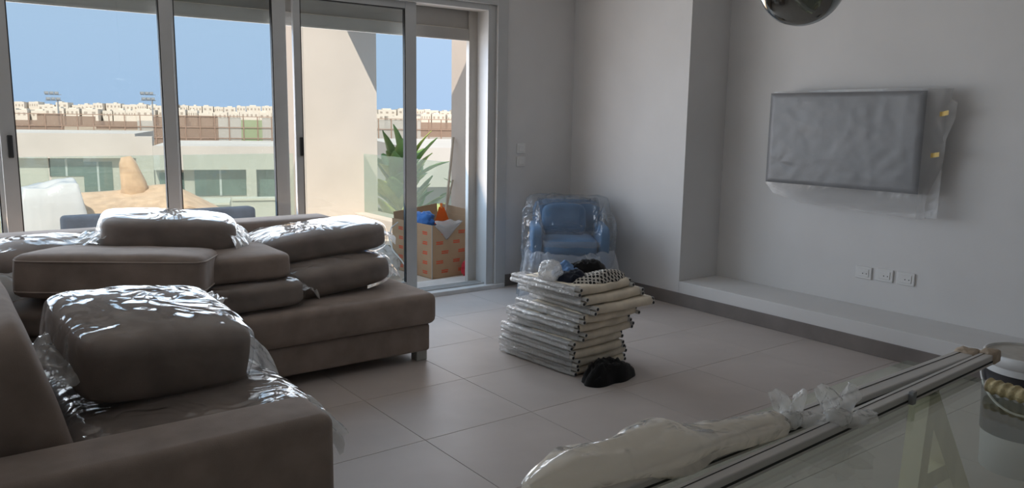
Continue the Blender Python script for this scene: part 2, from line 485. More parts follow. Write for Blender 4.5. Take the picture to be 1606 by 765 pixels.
def sash(x0, x1, y, wl, wr, handle=None):
    ss = obj('sash', box(x0, x0 + wl, y, y + 0.035, 0.05, FZ + 0.005, 0.003), M['alu'], win)
    b = bmesh.new(); bx(b, x1 - wr, x1, y, y + 0.035, 0.05, FZ + 0.005, 0.003)
    obj('stile', b, M['alu'], ss)
    obj('top_rail', box(x0 + wl, x1 - wr, y + 0.004, y + 0.031, FZ - 0.05, FZ + 0.005), M['alu'], ss)
    obj('bottom_rail', box(x0 + wl, x1 - wr, y + 0.004, y + 0.031, 0.05, 0.13), M['alu'], ss)
    obj('pane', box(x0 + wl - 0.004, x1 - wr + 0.004, y + 0.014, y + 0.02, 0.13, FZ - 0.05), M['pane'], ss)
    g = bmesh.new(); t_ = 0.006
    for a_, b_ in ((x0 + wl, x0 + wl + t_), (x1 - wr - t_, x1 - wr)):
        bx(g, a_, b_, y + 0.002, y + 0.033, 0.13, FZ - 0.05)
    bx(g, x0 + wl, x1 - wr, y + 0.002, y + 0.033, FZ - 0.057, FZ - 0.05)
    obj('gasket', g, M['gasket'], ss)
    if handle:
        hx, hz = handle
        h = bmesh.new()
        bx(h, hx - 0.014, hx + 0.014, y - 0.016, y + 0.002, hz - 0.065, hz + 0.065, 0.005)
        obj('handle', h, M['dark'], ss)
sash(-4.10, -2.93, YW + 0.085, 0.08, 0.08)  # from here three unseen sashes, added to spread light to the far wall
sash(-2.99, -1.80, YW + 0.04, 0.075, 0.075)
sash(-1.86, -0.70, YW + 0.04, 0.08, 0.08)
sash(-0.74, 0.415, YW + 0.085, 0.08, 0.05)
sash(0.385, 1.345, YW + 0.04, 0.075, 0.075, (0.43, 1.215))
sash(1.286, 2.10, YW + 0.085, 0.08, 0.095)
sash(2.135, 3.105, YW + 0.04, 0.05, 0.095, (2.172, 1.2))
b = box(OX0, 3.75, YW + 0.175, YW + 0.195, 2.13, OZ + 0.02)
obj('shutter_box', b, M['shutter'], win)
so_ = obj('shutter_curtain', box(OX0, 3.70, YW + 0.16, YW + 0.176, 2.035, 2.128, 0.003), M['shutter'], win)
obj('end_bar', box(OX0, 3.70, YW + 0.157, YW + 0.161, 2.035, 2.048), M['beige_alu'], so_)

# wall switches beside the window
for z, n_ in ((1.17, 'upper'), (1.06, 'lower')):
    s = empty('wall_switch', (4.09, YW, z))
    obj('plate', box(-0.045, 0.045, -0.010, 0, -0.042, 0.042, 0.004), M['socket'], s)
    obj('rocker', box(-0.026, 0.026, -0.014, -0.009, -0.026, 0.026, 0.003), M['socket'], s)
    tag(s, '%s white wall switch between the window frame and the room corner' % n_, 'switch')
# sockets in the niche under the television
for yy, zz, txt in ((2.775, 0.418, 'leftmost of the three white sockets under the wrapped television'),
                    (2.628, 0.424, 'middle one of the three white sockets under the wrapped television'),
                    (2.485, 0.424, 'rightmost of the three white sockets under the wrapped television')):
    s = empty('wall_socket', (XN, yy, zz))
    obj('plate', box(-0.012, 0, -0.058, 0.058, -0.042, 0.042, 0.004), M['socket'], s)
    obj('insert', box(-0.016, -0.011, -0.040, 0.040, -0.026, 0.026, 0.003), M['socket'], s)
    for q in (-0.013, 0.013):
        b = bmesh.new(); tube(b, [(-0.0155, q - 0.012, -0.004), (-0.0172, q - 0.012, -0.004)], 0.0035, 8); obj('pin_hole', b, M['dark'], s)
    tag(s, txt, 'socket')

# ================================================================ TELEVISION
TVX = 4.94
tv = empty('television', (TVX, 2.935, 1.31))
W2, H2 = 0.553, 0.316
def tvf(u, v):
    y = W2 - 2 * W2 * u; z = -H2 + 2 * H2 * v
    p = (y, z, 0)
    d = 0.0
    # puckers pulled towards the lower left corner
    py_, pz_ = 0.455, -0.165
    r = math.hypot(y - py_, z - pz_); a = math.atan2(z - pz_, y - py_)
    d += 0.0042 * (0.5 + 0.9 * nz((a, 0, 0), 0.9, 4)) * math.exp(-r / 0.10) * math.cos(a * 6 + 1.0 + 0.8 * math.sin(a * 2)) * min(1, r / 0.04)
    d += 0.003 * ridge((y * 0.6 + z * 0.8, z * 1.6 - y * 0.7, 0.3), 3.2, 1) * (0.4 + 0.6 * v)
    d += 0.0018 * ridge((y, z * 0.4, 0), 7.0, 2)
    d += 0.002 * nz(p, 14, 3)
    e = min(u, 1 - u, v, 1 - v)
    k = min(1.0, e / 0.035)
    return Vector((-0.012 * math.sqrt(max(0, k)) - d * k, y, z))
obj('wrapping', sheet(tvf, 96, 60), M['tv'], tv, True)
obj('cabinet', box(0.0, 0.045, -W2, W2, -H2, H2, 0.004), M['tv'], tv)
obj('wall_mount', box(0.045, XN - TVX, -0.18, 0.18, -0.14, 0.14), M['dark'], tv)
# loose milky film hanging below and to the right, behind the screen
FO = [(0.57, 0.33), (0.15, 0.335), (-0.30, 0.335), (-0.545, 0.335), (-0.70, 0.245), (-0.695, 0.15), (-0.66, 0.02), (-0.645, -0.12), (-0.655, -0.46), (-0.42, -0.475), (-0.05, -0.46), (0.30, -0.45), (0.52, -0.40), (0.59, -0.33)]
def film_poly():
    b = bmesh.new(); c = b.verts.new((0.055, -0.05, -0.03)); rings = [[c] * len(FO)]
    N = 12
    prev = None
    for k in range(1, N + 1):
        t_ = k / N; ring = []
        for i, (y, z) in enumerate(FO):
            p = Vector((0.052, -0.05 + (y + 0.05) * t_, -0.03 + (z + 0.03) * t_))
            p.x += (0.028 * nz(p, 6, 2) + 0.012 * ridge(p, 9, 4)) * max(0, (t_ - 0.6)) * 2.5 + 0.05 * max(0, t_ - .85) * (1 if y < -0.6 else 0.3)
            p.x = min(p.x, XN - TVX - 0.015)
            ring.append(b.verts.new(p))
        n = len(ring)
        for i in range(n):
            j = (i + 1) % n
            if prev is None: b.faces.new((c, ring[i], ring[j]))
            else: b.faces.new((prev[i], ring[i], ring[j], prev[j]))
        prev = ring
    bmesh.ops.subdivide_edges(b, edges=b.edges[:], cuts=1, use_grid_fill=True)
    return b
obj('loose_film', film_poly(), M['film_milky'], tv, True)
def side_film(u, v):
    z = 0.33 - 0.80 * u
    y0 = -W2 - 0.002; y1 = -W2 - (0.135 - 0.09 * abs(u - 0.12) - 0.03 * math.sin(u * 9)) * (1 - 0.35 * u)
    y = y0 + (y1 - y0) * v
    return Vector((-0.005 + 0.06 * v + 0.016 * ridge((u * 2, v * 0.5, 0), 4, 2) * v, y, z))
obj('side_film', sheet(side_film, 30, 10), M['film_milky'], tv, True)
for (yy, zz) in ((-0.655, 0.175), (-0.625, -0.075)):
    obj('yellow_tape', sheet(lambda u, v: Vector((0.02 + 0.008 * math.sin(u * 5), yy + 0.055 * (0.5 - u), zz + 0.028 * (v - 0.5) + 0.01 * u)), 5, 2, 0.001), M['tape'], tv)
tag(tv, 'flat television wrapped in grey sheeting, mounted on the niche wall', 'television')

# ================================================================ PENDANT
pc = Vector((1.833, 1.225, 1.774)); PRAD = 0.109
pd = empty('pendant_lamp', (pc.x, pc.y, ZC))
b = bmesh.new()
prof = [(PRAD * math.sin(PI * k / 28), pc.z - ZC - PRAD * math.cos(PI * k / 28)) for k in range(29)]
lathe(b, prof, 48); obj('globe', b, M['chrome'], pd, True)
b = bmesh.new(); tube(b, [(0, 0, pc.z - ZC + PRAD - 0.005), (0, 0, -0.02)], 0.003, 8); obj('cord', b, M['cable'], pd)
b = bmesh.new(); lathe(b, [(0, -0.03), (0.05, -0.03), (0.055, 0), (0, 0)], 24); obj('ceiling_rose', b, M['chrome'], pd, True)
b = bmesh.new(); lathe(b, [(0, 0), (0.02, 0), (0.02, 0.04), (0.004, 0.05)], 16, (0, 0, pc.z - ZC + PRAD - 0.01)); obj('cap', b, M['chrome'], pd, True)
tag(pd, 'dark mirrored glass globe pendant hanging from the ceiling', 'lamp')

# ================================================================ SOFA
def cushion_bm(w_, d_, h_, p=4.5, n=14, puff=0.12, wob=0.006, seed=1, grow=0.0, crease=0.0, cfreq=6.0, sag=0.0):
    b = bmesh.new(); bmesh.ops.create_cube(b, size=2.0)
    bmesh.ops.subdivide_edges(b, edges=b.edges[:], cuts=n - 1, use_grid_fill=True)
    for v in b.verts:
        c = v.co.copy()
        c = Vector([math.tan(x * PI / 4) if True else x for x in c])
        L = (abs(c.x) ** p + abs(c.y) ** p + abs(c.z) ** p) ** (1 / p)
        q = c / L
        zf = 1 + puff * (1 - q.x ** 2) * (1 - q.y ** 2)
        P_ = Vector((q.x * w_ / 2, q.y * d_ / 2, q.z * h_ / 2 * zf))
        if sag: P_.z -= sag * (abs(q.x) ** 3) * (1 if q.z > -2 else 0)
        nrm = Vector((q.x / w_, q.y / d_, q.z / h_)).normalized()
        P_ += nrm * (grow + wob * nz(P_, 4.5, seed))
        if crease:
            P_ += nrm * crease * (ridge((P_.x + 0.5 * P_.y, P_.y * 1.7 - .4 * P_.x, P_.z), cfreq, seed) * 0.7 + ridge(P_, cfreq * 2.3, seed + 5) * 0.3)
        v.co = P_
    return b

def tail_bm(length, w0, w1, seed, droop=0.3, nu=22, nv=22, amp=0.03, side=1):
    """crumpled end of a plastic bag, running along +x"""
    def f(u, v):
        wd = w0 + (w1 - w0) * u
        y = (v - 0.5) * wd
        x = length * u * (1 - 0.35 * abs(v - 0.5) + 0.22 * nz((v * 3, seed, 0), 1.5, seed))
        z = -droop * u * u * length + amp * (0.25 + u) * (ridge((u * 0.6, v * 3, seed), 2.4, seed) - 0.3) + amp * 0.5 * nz((u * 4, v * 6, 0), 1, seed + 3)
        return Vector((x, y, z))
    return sheet(f, nu, nv)

sofa = empty('corner_sofa', (1.1, 4.4, 0))
def sp(name, b, m='sofa', smooth=True):
    bmesh.ops.translate(b, verts=b.verts[:], vec=(-1.1, -4.4, 0))
    return obj(name, b, M[m], sofa, smooth)
def soft(x0, x1, y0, y1, z0, z1, bev=0.03, p=9):
    c = cushion_bm(x1 - x0, y1 - y0, z1 - z0, p=p, n=12, puff=0.0, wob=0.003)
    bmesh.ops.translate(c, verts=c.verts[:], vec=((x0 + x1) / 2, (y0 + y1) / 2, (z0 + z1) / 2))
    return c
sp('base', box(-0.10, 2.33, 3.875, 5.0, 0.06, 0.225, 0.018, 3))
sp('seat', box(0.86, 2.36, 3.835, 4.83, 0.225, 0.41, 0.045, 4))
sp('backrest', box(-0.15, 2.17, 4.80, 5.06, 0.10, 0.765, 0.04, 4))
sp('base', box(-0.10, 0.86, 2.13, 3.90, 0.06, 0.36, 0.018, 3))
sp('seat', box(0.0, 0.88, 3.05, 3.90, 0.30, 0.42, 0.03, 3))
sp('backrest', box(-0.42, -0.02, 2.0, 5.06, 0.10, 0.72, 0.04, 4))
sp('arm', box(-0.42, 0.868, 1.945, 2.165, 0.05, 0.605, 0.035, 5))
def tilt_back(y0, y1, seed):
    c = cushion_bm(0.24, y1 - y0, 0.50, p=11, n=18, puff=0.0, wob=0.006, seed=seed)
    bmesh.ops.rotate(c, verts=c.verts[:], cent=(0, 0, 0), matrix=Matrix.Rotation(R(-15), 3, 'Y'))
    bmesh.ops.translate(c, verts=c.verts[:], vec=(0.125, (y0 + y1) / 2, 0.635))
    return c
sp('back_cushion', tilt_back(2.19, 3.32, 2))
sp('back_cushion', tilt_back(3.34, 4.3, 3))
for x, y in ((2.285, 3.93), (2.285, 4.9), (-0.05, 4.9), (0.80, 2.05), (-0.35, 2.05)):
    sp('foot', box(x - 0.035, x + 0.035, y - 0.035, y + 0.035, 0.0, 0.065, 0.004), 'foot', False)
tag(sofa, 'taupe fabric corner sofa with chaise under the window', 'sofa')

def cushion(cx, cy, cz, w_, d_, h_, rz, label, film=None, tails=(), tilt=(0, 0), p=4.5, m='sofa_dark', seed=1, pipe=False, puff=0.12, crease=0.012, cfreq=6.0, grow=0.012, sag=0.0, group=None):
    e = empty('sofa_cushion', (cx, cy, cz), rz)
    e.rotation_euler = (R(tilt[0]), R(tilt[1]), rz)
    obj('cushion_body', cushion_bm(w_, d_, h_, p, 14, puff, 0.008, seed, sag=sag), M[m], e, True)
    if pipe:
        for sz in (-1, 1):
            b = bmesh.new(); pts = []
            for k in range(41):
                a = 2 * PI * k / 40; c_, s_ = math.cos(a), math.sin(a)
                L = (abs(c_) ** p + abs(s_) ** p + 0.62 ** p * max(abs(c_), abs(s_)) ** p) ** (1 / p)
                pts.append((c_ / L * w_ / 2 * 1.004, s_ / L * d_ / 2 * 1.004, sz * h_ / 2 * 0.66))
            tube(b, pts, 0.004, 6, False); obj('piping', b, M['piping'], e, True)
    if film:
        f = obj('plastic_film', cushion_bm(w_, d_, h_, p, 34, puff, 0.006, seed + 2, grow=grow, crease=crease, cfreq=cfreq, sag=sag), M[film], e, True)
        for (tx, ty, tz, trz, ln, w0, w1, drp) in tails:
            b = tail_bm(ln, w0, w1, seed + tx, drp)
            bmesh.ops.rotate(b, verts=b.verts[:], cent=(0, 0, 0), matrix=Matrix.Rotation(trz, 3, 'Z'))
            bmesh.ops.translate(b, verts=b.verts[:], vec=(tx, ty, tz))
            obj('film_end', b, M['film_tail'], f, True)
    tag(e, label, 'cushion', group or 'loose sofa cushions piled on the corner sofa')
    return e

# right-hand stack on the chaise
cushion(1.87, 4.30, 0.50, 0.72, 0.46, 0.17, R(4), 'lower cushion of the pair piled at the chaise end of the sofa', 'film', [(0.31, 0.02, 0.0, 0.1, 0.15, 0.34, 0.26, 0.6)], (0, -4), 3.8, seed=11, puff=0.22, crease=0.005)
cushion(1.90, 4.50, 0.67, 0.78, 0.50, 0.16, R(-3), 'upper cushion of the pair piled at the chaise end of the sofa', 'film', [(0.34, 0.0, 0.0, 0.0, 0.16, 0.36, 0.22, 0.4)], (0, -5), 4.8, seed=12, puff=0.20, crease=0.006)
# middle stack
cushion(1.27, 4.18, 0.485, 0.66, 0.56, 0.14, R(3), 'bottom cushion of the middle stack, its film pulled to a point', 'film', [(0.31, -0.1, 0.02, -0.1, 0.16, 0.40, 0.08, 0.5)], p=6, seed=13, crease=0.004)
cushion(1.25, 4.26, 0.63, 0.62, 0.56, 0.14, R(0), 'taupe cushion lying just under the highest film-wrapped cushion of the middle stack', None, (), p=7, m='sofa', seed=14)
cushion(1.06, 4.50, 0.785, 0.66, 0.50, 0.16, R(-12), 'highest cushion before the window, in shiny film with a loose end', 'film', [(0.31, -0.06, 0.03, -0.3, 0.22, 0.36, 0.40, 2.2), (-0.29, -0.08, 0.0, PI + 0.3, 0.20, 0.3, 0.20, 0.5)], (0, 4), 6.5, seed=15, puff=0.20, crease=0.008)
# left rear
cushion(0.45, 4.57, 0.645, 0.60, 0.40, 0.22, R(10), 'film-wrapped cushion in the far left corner of the sofa', 'film', [(0.24, 0.0, 0.06, 0.1, 0.22, 0.34, 0.24, 0.5), (-0.1, -0.2, 0.02, -1.5, 0.2, 0.4, 0.3, 1.2)], (0, 0), 3.8, seed=16, puff=0.25, crease=0.012)
cushion(0.60, 4.12, 0.49, 0.70, 0.52, 0.14, R(-20), 'shaded cushion beneath the large unwrapped cushion at the sofa corner', None, (), p=6, seed=17)
cushion(0.745, 4.08, 0.668, 0.80, 0.58, 0.205, R(-24), 'large unwrapped taupe cushion with piped edges lying on the sofa corner', None, (), (-5, 2), p=9, m='sofa', seed=18, pipe=True, puff=0.06)
# nearest: wrapped seat cushion and the big shiny one on top
cushion(0.60, 2.66, 0.455, 0.66, 0.90, 0.17, R(2), 'flat film-wrapped seat cushion right behind the near sofa arm', 'film', [(0.31, -0.26, 0.03, -0.35, 0.17, 0.24, 0.14, 0.9), (0.30, 0.14, 0.03, 0.2, 0.16, 0.5, 0.44, 1.4)], (0, 0), 8, seed=19, crease=0.005, cfreq=8)
cushion(0.56, 2.73, 0.675, 0.53, 0.50, 0.205, R(8), 'plump cushion in very shiny crinkled film nearest the viewer', 'film', [(0.25, -0.02, 0.05, 0.0, 0.17, 0.34, 0.40, 1.6), (0.20, 0.22, 0.02, 0.75, 0.26, 0.20, 0.16, 0.1), (-0.24, -0.02, 0.0, 3.3, 0.10, 0.34, 0.3, 0.8)], (9, 5), 7.0, seed=20, puff=0.24, crease=0.007, cfreq=5.5)

# ================================================================ ARMCHAIR
AR = R(-36)
ac = empty('armchair', (4.165, 4.77, 0), AR)
c = cushion_bm(0.54, 0.52, 0.18, 8, 10, 0.0, 0.003); bmesh.ops.translate(c, verts=c.verts[:], vec=(0, 0.0, 0.31)); obj('seat', c, M['blue'], ac, True)
c = cushion_bm(0.44, 0.50, 0.12, 6, 10, 0.05, 0.004, 4); bmesh.ops.translate(c, verts=c.verts[:], vec=(0, -0.04, 0.43)); obj('seat_cushion', c, M['blue'], ac, True)
c = cushion_bm(0.56, 0.13, 0.52, 8, 10, 0.0, 0.003); bmesh.ops.rotate(c, verts=c.verts[:], cent=(0, 0, 0), matrix=Matrix.Rotation(R(-8), 3, 'X')); bmesh.ops.translate(c, verts=c.verts[:], vec=(0, 0.23, 0.50)); obj('backrest', c, M['blue'], ac, True)
for s in (-1, 1):
    c = cushion_bm(0.09, 0.52, 0.34, 7, 10, 0.0, 0.003); bmesh.ops.translate(c, verts=c.verts[:], vec=(s * 0.265, 0.0, 0.42)); obj('arm', c, M['blue'], ac, True)
c = cushion_bm(0.36, 0.11, 0.26, 5, 12, 0.1, 0.004, 6); bmesh.ops.rotate(c, verts=c.verts[:], cent=(0, 0, 0), matrix=Matrix.Rotation(R(-14), 3, 'X')); bmesh.ops.translate(c, verts=c.verts[:], vec=(-0.03, 0.11, 0.60)); obj('pillow', c, M['blue'], ac, True)
for sx in (-0.235, 0.235):
    for sy in (-0.22, 0.22):
        b = bmesh.new(); tube(b, [(sx * 1.04, sy * 1.04, 0.0), (sx, sy, 0.24)], [0.010, 0.014], 10); obj('leg', b, M['brass'], ac, True)
def chair_film():
    b = cushion_bm(0.655, 0.62, 0.50, 7, 44, 0.0, 0.0, 3)
    for v in b.verts:
        p = v.co
        h = (p.z + 0.25) / 0.50
        if p.y < 0.10 and h > 0.45 and abs(p.x) < 0.24:
            k = min(1, (0.10 - p.y) / 0.12) * min(1, (0.24 - abs(p.x)) / 0.05)
            p.z -= 0.22 * k * min(1, (h - 0.45) / 0.35)
        elif p.y < 0.16 and h > 0.55:
            p.z -= 0.12 * min(1, (0.16 - p.y) / 0.1) * (h - 0.55) / 0.45
        if h < 0.4:
            f_ = 1 + 0.12 * (0.4 - h); p.x *= f_; p.y *= f_
        n_ = Vector((p.x / 0.66, p.y / 0.62, p.z / 0.5)).normalized()
        p += n_ * (0.024 * ridge((p.x, p.y, p.z * 0.5), 5.5, 3) + 0.020 * ridge(p, 11, 5) + 0.012)
    dele = [f for f in b.faces if f.calc_center_median().z < -0.21 and f.normal.z < -0.6]
    bmesh.ops.delete(b, geom=dele, context='FACES')
    bmesh.ops.translate(b, verts=b.verts[:], vec=(0, 0.0, 0.525))
    return b
af = obj('plastic_film', chair_film(), M['film_white'], ac, True)
for (x, y, z, rz_, ln, w0, w1) in ((-0.25, -0.27, 0.40, R(-115), 0.17, 0.20, 0.26), (0.22, -0.28, 0.40, R(-60), 0.18, 0.28, 0.32), (0.0, -0.31, 0.38, R(-90), 0.14, 0.45, 0.42), (0.30, 0.0, 0.42, R(0), 0.12, 0.4, 0.4), (-0.30, 0.0, 0.45, R(180), 0.12, 0.4, 0.36)):
    b = tail_bm(ln, w0, w1, x + 3, 5.0, amp=0.035)
    bmesh.ops.rotate(b, verts=b.verts[:], cent=(0, 0, 0), matrix=Matrix.Rotation(rz_, 3, 'Z')); bmesh.ops.translate(b, verts=b.verts[:], vec=(x, y, z))
    obj('film_hem', b, M['film_hem'], af, True)
tag(ac, 'blue upholstered armchair wrapped in clear plastic, in the corner', 'armchair')

# ================================================================ STACK OF WRAPPED SLING FRAMES
rnd = random.Random(4)
NL = 10; LH = 0.0525
ordn = ['lowest', 'second lowest', 'third lowest', 'fourth lowest', 'fifth lowest', 'fifth from the top', 'fourth from the top', 'third from the top', 'second from the top', 'topmost']
for k in range(NL):
    t_ = k / (NL - 1)
    fx = [2.835, 2.83, 2.80, 2.79, 2.84, 2.80, 2.82, 2.86, 2.81, 2.78][k]
    fy = [3.155, 3.14, 3.13, 3.13, 3.10, 3.10, 3.08, 3.04, 3.06, 3.08][k]
    wd = 0.41 + [0.02, 0.03, 0.0, 0, 0.02, 0.02, 0.02, 0.05, 0.05, 0.02][k]
    L = 0.61 - 0.10 * t_
    rz = R([4, 6, 3, 3, 6, 4, 2, -1, 2, 4][k])
    z0 = k * LH + 0.002
    e = empty('sling_frame', (fx, fy, z0), rz)
    e.rotation_euler = (R(rnd.uniform(-.4, .4)), R(rnd.uniform(-1, .6)), rz)
    for s, xx in ((0, 0.0), (1, wd)):
        for q, zz in ((0, 0.0135), (1, 0.0385)):
            dx = (0.012 if q else 0.0) * (1 if s else -1) * -1
            b = bmesh.new(); y0 = rnd.uniform(-0.012, 0.012); y1 = L + rnd.uniform(-0.04, 0.05)
            tube(b, [(xx + dx, y0, zz), (xx + dx, y1, zz)], 0.0122, 12)
            tb = obj('tube', b, M['tube'], e, True)
            b = bmesh.new(); tube(b, [(xx + dx, y0 - 0.0012, zz), (xx + dx, y0 + 0.004, zz)], 0.0085, 12); obj('tube_bore', b, M['dark'], tb)
    # canvas folded round the front, slightly bulging
    def cf(u, v, wd=wd, k=k):
        x = 0.013 + (wd - 0.026) * u
        bul = 0.020 * math.sin(PI * u) ** 0.6 + 0.006 * nz((u * 3, k, 0), 1.4, k)
        if v < 0.3: y = 0.05 + 0.40 * (0.3 - v) / 0.3; z = 0.001
        elif v > 0.7: y = 0.05 + 0.40 * (v - 0.7) / 0.3; z = 0.053
        else:
            a = (v - 0.3) / 0.4 * PI
            y = 0.05 - (0.045 + bul) * max(0.0, math.sin(a)) ** 0.45
            z = 0.027 - 0.026 * math.cos(a)
        z += 0.005 * nz((u * 4, v * 2, k * 1.7), 1.2, k) * math.sin(PI * u)
        return Vector((x, y, z))
    obj('canvas', sheet(cf, 22, 24, 0.0015), M['canvas'], e, True)
    # clear crinkled film drawn round the left-hand tubes
    def wf(u, v, k=k, L=L):
        y = 0.02 + (L + 0.01) * u
        if v < 0.3: x = 0.10 * (0.3 - v) / 0.3 - 0.008; z = 0.0525
        elif v > 0.7: x = 0.10 * (v - 0.7) / 0.3 - 0.008; z = 0.0005
        else:
            q = (v - 0.3) / 0.4; z = 0.0525 - 0.052 * q
            x = -0.0155 + 0.006 * abs(math.cos(2 * PI * q)) - (0.0 if q < 0.5 else -0.0) + (0.012 * (1 - q) if False else 0)
        p = Vector((x, y, z))
        p.x += -0.006 * max(0, ridge((y * 1.5, v * 0.7, k), 6, k)) - 0.003 * ridge((y, v * 0.6, k), 24, 2)
        p.z += 0.002 * nz((y, v * 2, k), 12, k)
        return p
    obj('film_sleeve', sheet(wf, 60, 18), M['wrap'], e, True)
    tag(e, '%s canvas frame in the wrapped stack on the floor' % ordn[k], 'frame', 'canvas frames stacked on the floor')
ZS = NL * LH + 0.004

def cloth_heap(name, loc, w_, d_, h_, m, seed, label, cat, rz=0, n=24, am=0.03, p=2.3, f=7):
    def fn(u, v):
        sx = (u - 0.5) * 2; sy = (v - 0.5) * 2
        x = sx * math.sqrt(1 - sy * sy / 2); y = sy * math.sqrt(1 - sx * sx / 2)
        r = min(1.0, math.hypot(x, y))
        k = max(0.0, 1 - r ** 2.2)
        rad = 1 + 0.30 * nz((x, y, seed), 1.6, seed)
        q = Vector((x, y, seed))
        z = h_ * (k ** 0.6) * (0.75 + 0.5 * nz(q, 1.4, seed)) + am * k ** 0.3 * (ridge((x * w_, y * d_, 0), f * 1.6, seed) * 0.5 + 0.3 * ridge((x * w_, y * d_, 2), f * 4, seed + 1))
        # map the square to a soft rectangle
        return Vector((x * w_ / 2 * rad, y * d_ / 2 * rad, max(0.002, z)))
    e = empty(name, loc, rz)
    top = sheet(fn, n, n)
    # closed underside
    be = [ed for ed in top.edges if ed.is_boundary]
    r = bmesh.ops.extrude_edge_only(top, edges=be)
    for v in r['geom']:
        if isinstance(v, bmesh.types.BMVert): v.co.z = 0.0
    bmesh.ops.contextual_create(top, geom=[ed for ed in top.edges if ed.is_boundary])
    me = obj(name, top, m, None, True)
    bpy.data.objects.remove(e)
    me.location = loc; me.rotation_euler = (0, 0, rz)
    tag(me, label, cat)
    return me
cloth_heap('black_cloth', (2.965, 3.03, 0.0), 0.38, 0.19, 0.11, M['black_cloth'], 3, 'black cloth bunched on the floor against the stack of frames', 'cloth', R(8), am=0.05, f=9)
cloth_heap('navy_cloth', (2.90, 3.27, ZS), 0.20, 0.18, 0.05, M['navy_cloth'], 5, 'navy cloth heaped beside the crumpled film on top of the stack', 'cloth', R(20))
cloth_heap('blue_cloth', (2.96, 3.40, ZS), 0.22, 0.16, 0.06, M['blue_cloth'], 6, 'light blue cloth lying on top of the stack', 'cloth', R(10))
cloth_heap('black_garment', (3.12, 3.42, ZS), 0.30, 0.20, 0.07, M['black_cloth'], 7, 'black garment at the rear of the clothes on the stack', 'cloth', R(-5))
cloth_heap('dotted_cloth', (3.03, 3.19, ZS), 0.36, 0.20, 0.055, M['dots'], 8, 'white cloth with black polka dots draped over the stack front', 'cloth', R(8), am=0.015)
def ball():
    b = bmesh.new(); bmesh.ops.create_icosphere(b, subdivisions=4, radius=0.055)
    for v in b.verts:
        n_ = v.co.normalized(); v.co += n_ * (0.016 * ridge(v.co, 14, 3) + 0.012 * ridge(v.co, 30, 6) + 0.01 * nz(v.co, 20, 2)); v.co.z *= 0.9
        v.co.z = max(v.co.z, -0.045)
    return b
o = obj('crumpled_film', ball(), M['wrap'], None, True); o.location = (2.79, 3.33, ZS + 0.047)
tag(o, 'crumpled ball of clear plastic film on top of the stack', 'plastic film')

# ================================================================ GLASS TABLE AND WHAT LIES ON IT
TZ = 0.75
tb = empty('glass_table', (1.4, 0.55, 0))
obj('glass_top', box(-0.95, 0.836, -0.50, 0.512, TZ - 0.012, TZ, 0.002, 1), M['table_glass'], tb)
def trestle(x, ya, yb):
    b = bmesh.new(); beam(b, (x + 0.06, ya + 0.03, 0.16), (x + 0.06, yb - 0.03, 0.16), 0.04, 0.06)
    tr = obj('trestle', b, M['trestle'], tb)
    for y in (ya + 0.03, yb - 0.03):
        b = bmesh.new(); beam(b, (x - 0.005, y - 0.012, TZ - 0.0225), (x - 0.03, y + 0.0, 0.0), 0.045, 0.05, (0, 1, 0)); obj('trestle_leg', b, M['trestle'], tr)
        b = bmesh.new(); beam(b, (x + 0.02, y + 0.012, TZ - 0.0225), (x + 0.55, y, 0.0), 0.07, 0.05, (0, 1, 0)); obj('trestle_leg', b, M['trestle'], tr)
        b = bmesh.new(); beam(b, (x - 0.02, y, 0.46), (x + 0.19, y, 0.46), 0.03, 0.05); obj('brace', b, M['trestle'], tr)
        b = bx(bmesh.new(), x - 0.035, x + 0.035, y - 0.03, y + 0.03, TZ - 0.022, TZ - 0.0125); obj('pad', b, M['dark'], tr)
trestle(2.07 - 1.4, -0.38, 0.42)
trestle(0.75 - 1.4, -0.38, 0.42)
tag(tb, 'pale green glass tabletop on cream wooden trestles', 'table')

def track(name, a, b_, wd, ht, label, bracket=None, slot=True, tape=True):
    a = Vector(a); b_ = Vector(b_); L = (b_ - a).length
    e = empty(name, a); e.rotation_euler = (0, -math.asin((b_.z - a.z) / L), math.atan2(b_.y - a.y, b_.x - a.x))
    g = bmesh.new(); bx(g, 0, L, -wd / 2, wd / 2, 0, ht, 0.003); obj('rail', g, M['rod'], e)
    if slot:
        g = bmesh.new(); bx(g, 0.002, L - 0.004, -wd / 2 - 0.0012, -wd / 2 + 0.006, ht * 0.30, ht * 0.46); obj('slot', g, M['gasket'], e)
        g = bmesh.new(); bx(g, 0.002, L - 0.004, wd * 0.12, wd * 0.18, ht - 0.002, ht + 0.0008); obj('slot', g, M['gasket'], e)
    if bracket:
        g = bmesh.new(); bx(g, bracket, bracket + 0.018, -wd / 2 - 0.012, -wd / 2, 0.004, ht + 0.006, 0.001); obj('bracket', g, M['steel'], e)
    if tape:
        g = cushion_bm(0.06, wd * 1.15, ht * 1.25, 4, 14, 0.0, 0.0, 3, crease=0.004, cfreq=30)
        bmesh.ops.translate(g, verts=g.verts[:], vec=(L - 0.02, 0, ht * 0.62)); obj('end_wrap', g, M['tan_wrap'], e, True)
    return e
t1 = track('curtain_track', (0.78, 0.945, TZ + 0.001), (2.40, 0.962, TZ + 0.001), 0.05, 0.026, '')
tag(t1, 'slim curtain track whose near part disappears into cream plastic wrapping', 'curtain track', 'curtain tracks on the glass table')
t2 = track('curtain_track', (0.78, 0.842, TZ + 0.001), (2.43, 0.915, TZ + 0.001), 0.034, 0.03, '', 1.08, True)
tag(t2, 'curtain track on the glass table nearest the viewer, with a small bracket', 'curtain track', 'curtain tracks on the glass table')

